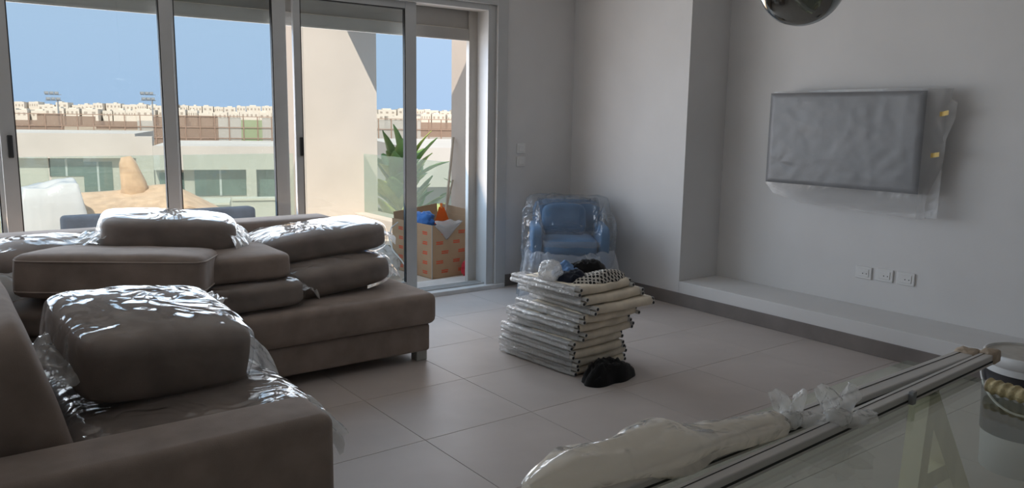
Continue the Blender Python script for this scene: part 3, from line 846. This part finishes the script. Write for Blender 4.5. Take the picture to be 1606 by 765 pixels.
def bundle():
    def fn(u, v):
        x = 0.66 * u
        env = min(1, 0.15 + u / 0.16) ** 0.7 * (1 if u < 0.93 else max(0.15, 1 - (u - 0.93) * 11))
        rr = 0.036 * (1 - 0.42 * u) * env * (1 + 0.55 * math.exp(-((u - 0.46) / 0.10) ** 2))
        a = 2 * PI * v
        rr *= 1 + 0.22 * ridge((u * 1.0, math.cos(a) * 1.2, math.sin(a) * 1.2), 2.4, 3) + 0.10 * ridge((u * 4, math.cos(a), math.sin(a)), 2.0, 7)
        y = rr * math.cos(a) * 1.5 + 0.05 * (1 - u) ** 1.2
        z = rr * math.sin(a)
        return Vector((x, y, max(z + rr * 0.35, -0.024)))
    return sheet(fn, 70, 30)
bo = obj('wrapped_bundle', bundle(), M['rod_film'], None, True)
bo.location = (0.80, 0.96, TZ + 0.028); bo.rotation_euler = (0, 0, R(-2.5))
tag(bo, 'cream plastic wrapping bunched round the near end of the curtain track', 'plastic wrapping')
def fin(x, y, z, s, seed, label, tx=(1, 0)):
    e = empty('wrapping_scrap', (x, y, z))
    for q, (ax, ay, az) in enumerate(((0.35, -0.1, 1.0), (0.6, -0.8, 0.25), (-0.3, 0.4, 0.7))):
        def fn(u, v, q=q, ax=ax, ay=ay, az=az):
            d = Vector((ax, ay, az)).normalized(); sdir = d.cross(Vector((0.3, 1, 0.2))).normalized()
            wv = (0.25 + 0.9 * math.sin(PI * min(1, u * 0.8 + 0.1))) * s * 0.55
            p = d * (u * s) + sdir * ((v - 0.5) * wv)
            p += d.cross(sdir) * (0.3 * s * (v - 0.5) ** 2 * 2 + 0.25 * s * nz((u * 2, v * 2, q), 1.6, seed))
            p.z = max(p.z, 0.002 - z + TZ)
            return p
        obj('film_fold', sheet(fn, 10, 10), M['fin_film'], e, True)
    g = cushion_bm(s * 0.6, s * 0.6, s * 0.45, 2.6, 12, 0, 0, seed, crease=0.006, cfreq=25); obj('knot', g, M['fin_film'], e, True)
    tag(e, label, 'plastic wrapping')
fin(1.47, 0.935, TZ + 0.035, 0.072, 2, 'white film tuft where the bunched wrapping ends on the far track')
fin(1.56, 0.878, TZ + 0.038, 0.080, 5, 'white knotted film tied round the nearer curtain track')

# roller sleeve lying at the table edge
def sleeve(u, v):
    a = 2 * PI * v; r_ = 0.0185 + 0.0022 * math.sin(a + u * 62) + 0.0006 * nz((u * 40, math.cos(a) * 3, math.sin(a) * 3), 1, 3)
    return Vector((r_ * math.cos(a), -0.22 * u, 0.021 + r_ * math.sin(a)))
br = empty('paint_roller', (2.125, 0.80, TZ), R(-8))
obj('sleeve', sheet(sleeve, 90, 20), M['bristle'], br, True)
b = bmesh.new(); tube(b, [(0, 0.004, 0.021), (0, -0.004, 0.021)], 0.0165, 16); obj('end_cap', b, M['wood_pole'], br, True)
tag(br, 'straw-coloured ribbed roller sleeve lying on the far edge of the glass table', 'paint roller')

# ================================================================ PAIL
pl = empty('paint_pail', (3.60, 1.214, 0))
RP, HP = 0.165, 0.50
b = bmesh.new(); lathe(b, [(0, 0.0), (RP * 0.86, 0.0), (RP * 0.985, HP - 0.05), (RP * 0.985, HP - 0.045), (RP * 1.02, HP - 0.045), (RP * 1.02, HP - 0.004), (RP * 1.0, HP), (RP * 0.96, HP), (RP * 0.955, HP - 0.03)], 48); obj('bucket', b, M['pail'], pl, True)
b = bmesh.new(); lathe(b, [(RP * 0.957, HP - 0.010), (RP * 0.6, HP - 0.006), (0.0, HP - 0.008)], 40); obj('putty', b, M['putty'], pl, True)
b = bmesh.new(); lathe(b, [(RP * 0.915, 0.16), (RP * 0.978, HP - 0.075)], 48)
dele = [f for f in b.faces if (f.calc_center_median().x > 0.06)]
bmesh.ops.delete(b, geom=dele, context='FACES')
bmesh.ops.solidify(b, geom=b.faces[:], thickness=-0.002); lb = obj('label_wrap', b, M['pail_label'], pl, True)
g = bmesh.new()
a0 = math.atan2(-1.0, -0.55)
for k in range(3):
    a_ = math.atan2(-1.214, -3.60) - 0.02 + 0.0 + k * 0.10
    r_ = RP * 0.965
    c_ = Vector((math.cos(a_) * r_, math.sin(a_) * r_, 0.36))
    tdir = Vector((-math.sin(a_), math.cos(a_), 0)); nd = Vector((math.cos(a_), math.sin(a_), 0))
    vs4 = [g.verts.new(c_ + tdir * sx * 0.009 + Vector((0, 0, sz * 0.012)) + nd * 0.0035) for sx, sz in ((-1, -1), (1, -1), (1, 1), (-1, 1))]
    g.faces.new(vs4)
obj('orange_mark', g, M['orange'], pl)
b = bmesh.new()
hp = []
av = math.atan2(-1.214, -3.60)
for k in range(25):
    s = -1 + 2 * k / 24
    a_ = av + s * PI / 2
    hp.append((math.cos(a_) * RP * 1.05, math.sin(a_) * RP * 1.05, HP - 0.03 - 0.19 * (1 - s * s)))
tube(b, hp, 0.005, 8); obj('handle', b, M['pail'], pl, True)
tag(pl, 'white paint pail with black label standing on the floor beyond the glass table', 'bucket')
sp_ = empty('scraper', (3.655, 1.165, HP - 0.03))
b = bmesh.new(); tube(b, [(0, 0, 0.0), (0.0, 0.0, 0.14)], [0.014, 0.016], 10); obj('handle', b, M['yellow'], sp_, True)
obj('blade', box(-0.003, 0.003, -0.03, 0.03, -0.0, 0.02), M['steel'], sp_)
tag(sp_, 'yellow-handled scraper standing in the white pail', 'scraper')

# ================================================================ TERRACE
struct('terrace_floor', box(-9, 4.75, YW + WT + 0.205, 9.6, -0.25, -0.03), M['terrace'])
struct('wing_wall', box(4.35, 4.75, YW + WT, 6.82, -0.25, 3.2), M['cream'])
struct('terrace_column', box(3.78, 4.74, 9.2, 10.0, -3.5, 3.2), M['cream'])
struct('terrace_beam', box(4.10, 4.75, 7.2, 9.9, 2.9, 3.2), M['cream'])  # unseen; added to cast the diagonal shade on the column
struct('terrace_kerb', box(4.40, 4.75, 6.82, 9.2, -0.25, 0.20, 0.01), M['cream'])
struct('terrace_kerb', box(-9, 3.78, 9.35, 9.6, -0.25, 0.12, 0.01), M['cream'])
struct('terrace_fascia', box(-9, 4.75, 9.3, 9.6, -0.9, -0.25), M['cream_pale'])
rl = empty('glass_balustrade', (4.55, 8.0, 0.20))
for k in range(2):
    obj('pane', box(-0.008, 0.008, -1.17 + k * 1.19, -0.0 + k * 1.19, 0.0, 0.745, 0.002, 1), M['rail'], rl)
tag(rl, 'short glass balustrade in front of the leafy plants beside the column', 'railing')
rl = empty('glass_balustrade', (0, 9.47, 0.12))
for k in range(7):
    obj('pane', box(-5.5 + k * 1.32, -4.2 + k * 1.32, -0.008, 0.008, 0.0, 0.83, 0.002, 1), M['rail'], rl)
for k in range(7):
    obj('clamp', box(-5.55 + k * 1.32, -5.47 + k * 1.32, -0.015, 0.015, 0.0, 0.10), M['steel'], rl)
tag(rl, 'long glass balustrade along the far terrace edge', 'railing')

# cardboard box with rubbish
cb = empty('cardboard_box', (3.88, 6.36, -0.03), R(4))
w2, d2, hb = 0.27, 0.33, 0.49
cw = obj('front_panel', box(-w2, w2, -d2, -d2 + 0.006, 0, hb), M['card'], cb)
cl = obj('side_panel', box(-w2, -w2 + 0.006, -d2, d2, 0, hb), M['card'], cb)
obj('side_panel', box(w2 - 0.006, w2, -d2, d2, 0, hb + 0.03), M['card'], cb)
obj('rear_panel', box(-w2, w2, d2 - 0.006, d2, 0, hb), M['card'], cb)
obj('bottom_panel', box(-w2, w2, -d2, d2, 0, 0.006), M['card'], cb)
g = bmesh.new(); beam(g, (-w2 + 0.02, d2, hb + 0.0), (w2, d2 + 0.02, hb + 0.05), 0.006, 0.12); obj('flap', g, M['card'], cb)
g = bmesh.new(); beam(g, (w2, -d2 + 0.05, hb + 0.04), (w2 + 0.03, d2, hb + 0.06), 0.006, 0.10); obj('flap', g, M['card'], cb)
obj('hand_slot', box(w2 - 0.16, w2 - 0.02, -d2 - 0.002, -d2 + 0.002, hb - 0.165, hb - 0.125, 0.001, 1), M['dark'], cw)
obj('box_edge', box(-w2 - 0.003, -w2 + 0.004, -d2 - 0.003, -d2 + 0.004, 0, hb), M['shutter'], cb)
def mark(parent, face, a_, z):
    g = bmesh.new(); rr = random.Random(int(a_ * 1000 + z * 777))
    for row in range(2):
        x = -0.034
        while x < 0.034:
            wl = rr.uniform(0.007, 0.012)
            zz = z + (0.009 if row else -0.008); hh = 0.012
            if face == 'front': bx(g, a_ + x, a_ + x + wl * 0.8, -d2 - 0.0012, -d2, zz - hh / 2, zz + hh / 2)
            else: bx(g, -w2 - 0.0012, -w2, a_ + x, a_ + x + wl * 0.8, zz - hh / 2, zz + hh / 2)
            x += wl
    obj('printed_mark', g, M['print'], parent)
for r_ in range(5):
    for c_ in range(3):
        x = -0.19 + c_ * 0.19 + (0.0 if r_ % 2 else 0.06)
        if x < 0.22: mark(cw, 'front', x, 0.06 + r_ * 0.088)
    for c_ in range(3):
        mark(cl, 'side', -0.22 + c_ * 0.2, 0.05 + r_ * 0.09)
tag(cb, 'open brown cardboard box with red print just outside the open door', 'box')
g = empty('dustpan', (3.86, 6.20, 0.47), R(20))
b = bmesh.new()
q = [b.verts.new(v) for v in ((-0.12, 0, -0.02), (0.12, 0, -0.04), (0.05, 0.02, 0.12), (-0.03, 0.02, 0.13))]
b.faces.new(q); bmesh.ops.solidify(b, geom=b.faces[:], thickness=0.012); obj('pan', b, M['orange'], g)
b = bmesh.new(); tube(b, [(0.01, 0.02, 0.11), (0.015, 0.03, 0.16)], 0.012, 8); obj('grip', b, M['orange'], g)
tag(g, 'orange dustpan sticking out of the cardboard box', 'dustpan')
def blob(name, loc, s, m, seed, label, cat, zs=1.0):
    b = bmesh.new(); bmesh.ops.create_icosphere(b, subdivisions=4, radius=1)
    for v in b.verts:
        n_ = v.co.normalized(); v.co = n_ * (1 + 0.30 * ridge(n_, 1.6, seed) + 0.15 * ridge(n_, 4, seed + 2)) * 0.85
        v.co = Vector((v.co.x * s[0], v.co.y * s[1], v.co.z * s[2]))
        v.co.z = max(v.co.z, -s[2] * 0.8)
    o = obj(name, b, m, None, True); o.location = loc; tag(o, label, cat); return o
blob('blue_bag', (3.76, 6.38, 0.44), (0.11, 0.12, 0.10), M['blue_bag'], 3, 'bunched blue plastic in the cardboard box beside the dustpan', 'bag')
cloth = sheet(lambda u, v: Vector((-0.20 + 0.28 * u, -0.02 - 0.03 * math.sin(v * PI) - 0.02 * nz((u * 3, v * 3, 0), 1, 2), 0.03 - 0.17 * v * (1 - abs(u - 0.45) * 1.5) + 0.02 * nz((u * 4, v, 0), 1, 5))), 16, 12, 0.002)
o = obj('grey_rag', cloth, M['film_milky'], None, True); o.location = (3.86, 6.035, 0.465); tag(o, 'pale plastic rag hanging over the cardboard box rim', 'rag')
o = blob('red_rag', (3.985, 5.955, 0.04), (0.06, 0.05, 0.08), M['red_cloth'], 8, 'red rag bunched at the foot of the cardboard box', 'rag')
b = bmesh.new(); tube(b, [(3.985, 5.955, 0.05), (4.02, 5.96, 0.14), (4.05, 5.965, 0.20)], [0.045, 0.03, 0.015], 10); oo = obj('rag_end', b, M['red_cloth'], None, True)
oo.parent = o; oo.location = (-3.985, -5.955, -0.04)
# broom and mop leaning out of the box
pa, pb = ony(692, 345, 6.35), ony(711, 215, 6.74)
g = empty('broom', pa - Vector((0, 0, 0.42)))
b = bmesh.new(); tube(b, [(0, 0, 0.06), (pb - pa) + Vector((0, 0, 0.42))], 0.012, 8); obj('handle', b, M['wood_pole'], g, True)
b = bmesh.new(); bx(b, -0.09, 0.09, -0.03, 0.03, 0, 0.08, 0.01); obj('head', b, M['bristle'], g)
tag(g, 'long pale broom handle rising from the cardboard box against the column', 'broom')
pa, pb = ony(684, 340, 6.45), ony(710, 282, 6.75)
g = empty('mop', pa - Vector((0, 0, 0.42)))
b = bmesh.new(); tube(b, [(0, 0, 0.06), (pb - pa) + Vector((0, 0, 0.42))], 0.010, 8); obj('handle', b, M['wood_pole'], g, True)
b = bmesh.new(); lathe(b, [(0, 0.0), (0.06, 0.0), (0.05, 0.07), (0.015, 0.09)], 16); obj('mop_head', b, M['rod_wrap'], g, True)
tag(g, 'shorter crossed handle beside the broom above the cardboard box', 'mop')
# rubbish bags by the glass, seen beside the sofa end
blob('rubbish_bag', (3.27, 6.42, 0.10), (0.20, 0.26, 0.17), M['film_milky'], 4, 'crumpled pale plastic rubbish bag on the terrace beside the sofa end', 'bag')
blob('blue_scrap', (3.10, 6.22, 0.20), (0.06, 0.06, 0.05), M['blue_bag'], 6, 'small blue plastic scrap on the crumpled rubbish bag', 'bag')
b = bmesh.new()
cpts = [ony(624, 348, 6.50), ony(614, 356, 6.42), ony(610, 372, 6.30), ony(616, 392, 6.2), ony(630, 408, 6.12), ony(638, 420, 6.08), ony(636, 432, 6.04), onz(632, 438, -0.022)]
tube(b, cpts, 0.006, 6)
o = obj('pale_cable', b, M['pail'], None, True); tag(o, 'pale cable hanging down beside the cardboard box', 'cable')

# outdoor furniture: grey seat back, parasol canopy, dust-sheeted stack
os_ = empty('outdoor_sofa', (1.45, 6.6, -0.03))
obj('backrest', box(-0.66, 0.74, -0.2, -0.05, 0.30, 0.70, 0.03, 3), M['grey_uph'], os_, True)
obj('seat', box(-0.66, 0.74, -0.05, 0.65, 0.20, 0.42, 0.03, 3), M['grey_uph'], os_, True)
for sx in (-0.58, 0.66):
    for sy in (-0.12, 0.58):
        obj('leg', box(sx - 0.03, sx + 0.03, sy - 0.03, sy + 0.03, 0, 0.21), M['steel'], os_)
tag(os_, 'grey outdoor sofa seen from behind through the window', 'outdoor sofa')
pr = empty('parasol', (1.75, 8.75, -0.03))
def canopy(u, v):
    x = -1.10 + 2.14 * u; y = -0.40 + 0.85 * v
    lim = 0.62 - 0.30 * max(0, (0.26 - u) / 0.26) ** 1.6 - 0.28 * max(0, (u - 0.70) / 0.30) ** 1.3
    z = lim + 0.06 * math.exp(-((u - 0.72) / 0.18) ** 2) - 0.16 * (1 - v) ** 1.5 + 0.012 * nz((u * 3, v * 2, 0), 1.6, 2)
    return Vector((x, y, z))
obj('canopy', sheet(canopy, 40, 18, 0.006), M['tan'], pr, True)
def valance(u, v):
    p = canopy(u, 0); return p + Vector((0, 0.02 * v + 0.010 * math.sin(u * 80) * v, -0.10 * v))
obj('valance', sheet(valance, 80, 4, 0.004), M['tan'], pr, True)
b = bmesh.new()
tube(b, [(0.06, 0.30, 0.45), (0.05, 0.30, 0.70), (0.0, 0.30, 0.93), (-0.01, 0.30, 0.99)], [0.17, 0.13, 0.085, 0.05], 7); obj('folded_top', b, M['tan'], pr, True)
b = bmesh.new(); tube(b, [(0.1, 0.2, 0.0), (0.1, 0.2, 0.62)], 0.022, 10); obj('pole', b, M['steel'], pr, True)
b = bmesh.new(); lathe(b, [(0, 0), (0.25, 0), (0.25, 0.05), (0.03, 0.08)], 24, (0.1, 0.2, 0)); obj('base', b, M['steel'], pr, True)
b = bmesh.new(); tube(b, [(-1.08, -0.38, 0.13), (-0.6, -0.2, 0.42)], 0.014, 8); obj('rib', b, M['wood_pole'], pr, True)
tag(pr, 'tan canvas parasol collapsed low over the terrace furniture', 'parasol')
def dust(u, v):
    x = -0.30 + 0.60 * u; y = -0.30 + 0.6 * v
    e_ = min(u, 1 - u, v, 1 - v)
    z = (0.84 - 0.10 * (1 - u) + 0.04 * nz((u * 3, v * 3, 0), 1.5, 2)) * min(1, (e_ / 0.14)) ** 0.55
    k = 1 + 0.07 * ridge((u * 3, v * 3, 1), 2, 3) * (1 - min(1, e_ / 0.14))
    return Vector((x * k, y * k, max(0.0, z)))
ds = empty('sheeted_furniture', (0.93, 8.3, -0.03))
obj('dust_sheet', sheet(dust, 44, 36), M['sheet'], ds, True)
obj('stacked_seats', box(-0.19, 0.19, -0.18, 0.18, 0, 0.66, 0.03), M['cream_pale'], ds)
tag(ds, 'outdoor furniture under a white dust sheet at the left of the terrace', 'covered furniture')

# ================================================================ PLANTS BEYOND THE BALUSTRADE
GZ = -3.5
def leaf_bm(L, W, bend, seed, n=8):
    def f(u, v):
        wd = W * math.sin(PI * min(1, u * 0.93 + 0.05)) ** 0.8
        y = (v - 0.5) * wd
        x = L * u * (1 - 0.25 * bend * u); z = L * (0.10 * u - bend * u * u * 0.5) + abs(v - 0.5) * wd * 0.35 + 0.015 * nz((u * 5, v * 5, seed), 1, seed)
        return Vector((x, y, z))
    return sheet(f, n, 4, 0.003)
def leafy_plant(name, loc, leaves, label, base_h):
    e = empty(name, (loc[0], loc[1], GZ))
    b = bmesh.new(); tube(b, [(0, 0, 0), (0.03, 0.02, base_h * 0.5), (0, 0, base_h)], [0.10, 0.08, 0.05], 10); obj('trunk', b, M['stem'], e, True)
    for k, (az, el, L, W, bd, m, hz) in enumerate(leaves):
        b = leaf_bm(L, W, bd, k)
        bmesh.ops.rotate(b, verts=b.verts[:], cent=(0, 0, 0), matrix=Matrix.Rotation(-R(el), 3, 'Y'))
        bmesh.ops.rotate(b, verts=b.verts[:], cent=(0, 0, 0), matrix=Matrix.Rotation(R(az), 3, 'Z'))
        bmesh.ops.translate(b, verts=b.verts[:], vec=(0, 0, base_h + hz))
        obj('leaf', b, M[m], e, True)
    tag(e, label, 'plant', 'garden plants beyond the balustrade')
rp = random.Random(9)
lv = [(rp.uniform(0, 360), rp.uniform(35, 80), rp.uniform(0.7, 1.05), rp.uniform(0.22, 0.34), rp.uniform(0.1, 0.7), 'leaf' if k % 2 else 'leaf_yellow', rp.uniform(-1.1, 0.12)) for k in range(84)]
leafy_plant('banana_plant', (5.72, 10.3), lv, 'tall broad-leaved green plant beyond the short balustrade', -GZ + 0.35)
lv = [(rp.uniform(0, 360), rp.uniform(10, 60), rp.uniform(0.45, 0.75), rp.uniform(0.14, 0.2), rp.uniform(0.5, 1.2), 'leaf_yellow', rp.uniform(-0.5, 0.1)) for k in range(44)]
leafy_plant('leafy_shrub', (5.45, 8.7), lv, 'yellow-green bushy shrub low behind the short balustrade', -GZ - 0.1)
lv = [(rp.uniform(0, 360), rp.uniform(10, 70), rp.uniform(0.5, 0.8), rp.uniform(0.14, 0.22), rp.uniform(0.4, 1.0), 'leaf_yellow' if k % 2 else 'leaf', rp.uniform(-0.6, 0.2)) for k in range(40)]
leafy_plant('leafy_shrub', (6.35, 9.5), lv, 'mixed green shrub behind the short balustrade next to the column', -GZ + 0.1)
lv = [(rp.uniform(0, 360), rp.uniform(10, 70), rp.uniform(0.4, 0.6), rp.uniform(0.12, 0.18), rp.uniform(0.4, 1.0), 'leaf_yellow' if k % 2 else 'leaf', rp.uniform(-1.6, 0.5)) for k in range(24)]
leafy_plant('leafy_shrub', (0.10, 10.6), lv, 'green shrub at the far left behind the sliding frame', -GZ + 0.3)

# ================================================================ NEIGHBOURHOOD
struct('ground', box(-900, 1600, 9.7, 2400, GZ - 1, GZ), M['dirt'])
def frame_box(b, p0, p1, depth, z0, z1, bev=0.0):
    """box whose front runs from p0 to p1 (plan) and which extends away from the viewer"""
    p0 = Vector((p0[0], p0[1], 0)); p1 = Vector((p1[0], p1[1], 0)); n_ = Vector((0, 0, 1)).cross(p1 - p0).normalized()
    pts = [p0, p1, p1 + n_ * depth, p0 + n_ * depth]
    lo = [b.verts.new((p.x, p.y, z0)) for p in pts]; hi = [b.verts.new((p.x, p.y, z1)) for p in pts]
    b.faces.new(lo); b.faces.new(hi)
    for i in range(4): b.faces.new((lo[i], lo[(i + 1) % 4], hi[(i + 1) % 4], hi[i]))
    return b
def loc_parts(e, name, b, m):
    bmesh.ops.translate(b, verts=b.verts[:], vec=-e.location); return obj(name, b, m, e)
def house(D, px0, px1, ztop, zband, wins, label, parapet_m='cream_pale', pillars=(), ledge=None):
    a = far(px0, 240, D); c = far(px1, 240, D)
    e = empty('neighbour_house', ((a.x + c.x) / 2, (a.y + c.y) / 2, GZ))
    n_ = Vector((0, 0, 1)).cross(c - a); n_.z = 0; n_.normalize()
    loc_parts(e, 'parapet', frame_box(bmesh.new(), a, c, 7, zband, ztop), M[parapet_m])
    a2 = a + n_ * 0.45; c2 = c + n_ * 0.45
    loc_parts(e, 'wall', frame_box(bmesh.new(), a2, c2, 6, GZ, zband), M['cream_pale'])
    for (q0, q1, z0, z1) in wins:
        p0 = far(q0, 240, D) + n_ * 0.41; p1 = far(q1, 240, D) + n_ * 0.41
        wn = loc_parts(e, 'window', frame_box(bmesh.new(), p0, p1, 0.06, z0, z1), M['far_glass'])
        g = bmesh.new(); mid = (p0 + p1) / 2; dv = (p1 - p0).normalized() * 0.04
        frame_box(g, mid - dv - n_ * 0.02, mid + dv - n_ * 0.02, 0.03, z0, z1)
        bmesh.ops.translate(g, verts=g.verts[:], vec=-e.location); obj('mullion', g, M['alu'], wn)
    for (q0, q1, z1) in pillars:
        p0 = far(q0, 240, D) - n_ * 0.05; p1 = far(q1, 240, D) - n_ * 0.05
        loc_parts(e, 'pillar', frame_box(bmesh.new(), p0, p1, 0.5, GZ, z1), M['cream_pale'])
    tag(e, label, 'house', 'neighbouring houses across from the terrace')
    return e
house(40, -60, 213, 0.45, -0.66, [(72, 126, -1.5, -0.72), (126, 172, -2.6, -0.85), (-40, 10, -1.6, -0.8)], 'pale flat-roofed neighbour house with a long parapet, farthest left', pillars=[(213, 240, 0.33)])
house(34, 240, 520, 0.13, -0.82, [(246, 285, -2.3, -0.95), (302, 384, -1.9, -0.86), (402, 470, -2.1, -0.86)], 'pale flat-roofed neighbour house with dark windows, behind the middle panes', pillars=[(385, 401, -0.82)])
house(17, 640, 960, 0.76, -0.10, [(730, 790, -1.6, -0.4)], 'low cream neighbour house seen through the open door', pillars=())
# garden walls and planters in front of the neighbour house
def garden_wall(px0, px1, D, z0, z1, depth, label, m='cream_pale', cat='wall', name='garden_wall'):
    a = far(px0, 260, D); c = far(px1, 260, D)
    e = empty(name, ((a.x + c.x) / 2, (a.y + c.y) / 2, GZ))
    loc_parts(e, 'body', frame_box(bmesh.new(), a, c, depth, GZ, z1), M[m])
    n_ = Vector((0, 0, 1)).cross(c - a); n_.z = 0; n_.normalize()
    loc_parts(e, 'coping', frame_box(bmesh.new(), a - n_ * 0.05, c - n_ * 0.05, depth + 0.1, z1, z1 + 0.06), M['far_white'])
    tag(e, label, cat)
garden_wall(362, 470, 24, GZ, -1.05, 0.4, 'cream garden wall in front of the dark-windowed house', name='garden_wall')
garden_wall(302, 358, 22, GZ, -0.95, 1.2, 'white planter block in front of the dark-windowed house', 'far_white', 'planter', 'planter')
garden_wall(150, 300, 26, GZ, -1.5, 0.4, 'long pale garden wall behind the parasol', 'far_white', 'wall')

# screen fence of the sports ground
FD = 120.0
fp0 = far(-60, 200, FD); fp1 = far(960, 200, FD)
fe = empty('screen_fence', ((fp0.x + fp1.x) / 2, (fp0.y + fp1.y) / 2, GZ))
n_ = Vector((0, 0, 1)).cross(fp1 - fp0).normalized()
dv = (fp1 - fp0); dv.z = 0; LF = dv.length; dv.normalize()
fp0.z = 0
npost = int(LF / 1.9)
pb_ = None
for k in range(npost + 1):
    p = fp0 + dv * (k * LF / npost)
    if pb_ is None:
        pb_ = obj('post', box(-0.06, 0.06, -0.06, 0.06, 0, 4.6), M['rust'], fe); o = pb_
    else:
        o = bpy.data.objects.new('post', pb_.data); link(o, fe)
    o.location = Vector((p.x, p.y, GZ)) - fe.location
for z in (GZ + 4.55, GZ + 3.0, GZ + 1.5):
    g = bmesh.new(); beam(g, (fp0.x, fp0.y, z), (fp0.x + dv.x * LF, fp0.y + dv.y * LF, z), 0.08, 0.10)
    loc_parts(fe, 'rail', g, M['rust'])
def net(px0, px1, z0, z1, m):
    a = far(px0, 190, FD) + n_ * 0.12; c = far(px1, 190, FD) + n_ * 0.12
    loc_parts(fe, 'screen', frame_box(bmesh.new(), a, c, 0.02, z0, z1), M[m])
for args in ((20, 58, -1.7, 0.2, 'brown_net'), (58, 100, -1.9, 1.0, 'brown_net'), (100, 150, -0.6, 0.8, 'brown_net'), (150, 215, -0.9, 0.2, 'brown_net'), (215, 240, -1.0, 0.3, 'white_net'), (240, 268, -3.2, 0.9, 'brown_net'), (268, 342, -3.3, 1.0, 'brown_net'), (342, 378, -3.3, 0.9, 'white_net'), (378, 411, -3.3, 0.6, 'green_net'), (411, 470, -3.3, 0.9, 'white_net'), (586, 660, -2.6, 0.9, 'white_net'), (660, 712, -1.6, 0.6, 'brown_net'), (660, 712, -3.2, -1.6, 'white_net')):
    net(*args)
tag(fe, 'rusty screen fence of the sports ground with patchy netting', 'fence')

# floodlights
def floodlight(px, D, zt, label):
    p = far(px, 160, D)
    e = empty('floodlight', (p.x, p.y, GZ))
    b = bmesh.new(); tube(b, [(0.8, 0, 0), (0.8, 0, zt - GZ - 0.9)], [0.16, 0.11], 10); obj('mast', b, M['steel'], e)
    for r_ in range(2):
        for c_ in range(3):
            x = -0.75 + c_ * 0.72 + (0.2 if r_ == 0 else 0); z = zt - GZ - 0.85 + r_ * 0.95
            b = bmesh.new(); bx(b, x - 0.30, x + 0.30, -0.22, 0.22, z, z + 0.42, 0.04); ln = obj('lamp_head', b, M['steel'], e)
            b = bmesh.new(); bx(b, x - 0.25, x + 0.25, -0.235, -0.215, z + 0.05, z + 0.36); obj('lens', b, M['lens'], ln)
        b = bmesh.new(); beam(b, (-1.0, 0, zt - GZ - 0.92 + r_ * 0.95), (1.4, 0, zt - GZ - 0.92 + r_ * 0.95), 0.12, 0.10); obj('crossarm', b, M['steel'], e)
    tag(e, label, 'floodlight', 'floodlight masts of the sports ground')
floodlight(82, 150, 4.1, 'left of the two floodlight masts on the skyline')
floodlight(231, 150, 4.4, 'right of the two floodlight masts on the skyline')

# far town: white houses on the low rise along the coast
rt = random.Random(21)
px = -40.0
rows = []
for D, ztop, wpx in ((420, 5.2, (14, 30)), (330, 2.4, (16, 34))):
    px = -40.0
    while px < 760:
        wd = rt.uniform(*wpx)
        if not (465 < px and px + wd < 575):
            rows.append((px, px + wd * rt.uniform(0.86, 0.97), D, ztop + rt.uniform(-0.9, 0.4), rt.uniform(0, 9)))
        px += wd
house_n = 0
for (a_, c_, D, zt, off) in rows:
    p0 = far(a_, 170, D) + FAR_W * off; p1 = far(c_, 170, D) + FAR_W * off
    e = empty('town_house', ((p0.x + p1.x) / 2, (p0.y + p1.y) / 2, GZ))
    wl = loc_parts(e, 'walls', frame_box(bmesh.new(), p0, p1, 12, GZ, zt), M['far_white'])
    nn = Vector((0, 0, 1)).cross(p1 - p0); nn.z = 0; nn.normalize()
    q0 = p0.lerp(p1, rt.uniform(0.05, 0.5)); q1 = q0.lerp(p1, rt.uniform(0.3, 0.7))
    loc_parts(e, 'roof_room', frame_box(bmesh.new(), q0 + nn * 3, q1 + nn * 3, 5, zt, zt + rt.uniform(0.2, 0.7)), M['far_white'])
    nw = rt.randint(2, 4)
    for k in range(nw):
        f0 = (k + 0.25) / nw; f1 = f0 + 0.42 / nw
        s0 = p0.lerp(p1, f0) - nn * 0.05; s1 = p0.lerp(p1, f1) - nn * 0.05
        g = frame_box(bmesh.new(), s0, s1, 0.2, zt - 2.0, zt - 1.0); bmesh.ops.translate(g, verts=g.verts[:], vec=-e.location)
        obj('window', g, M['far_window'], wl)
    tag(e, 'small pale flat-roofed house in the distant town on the skyline', 'house', 'far town houses on the skyline')
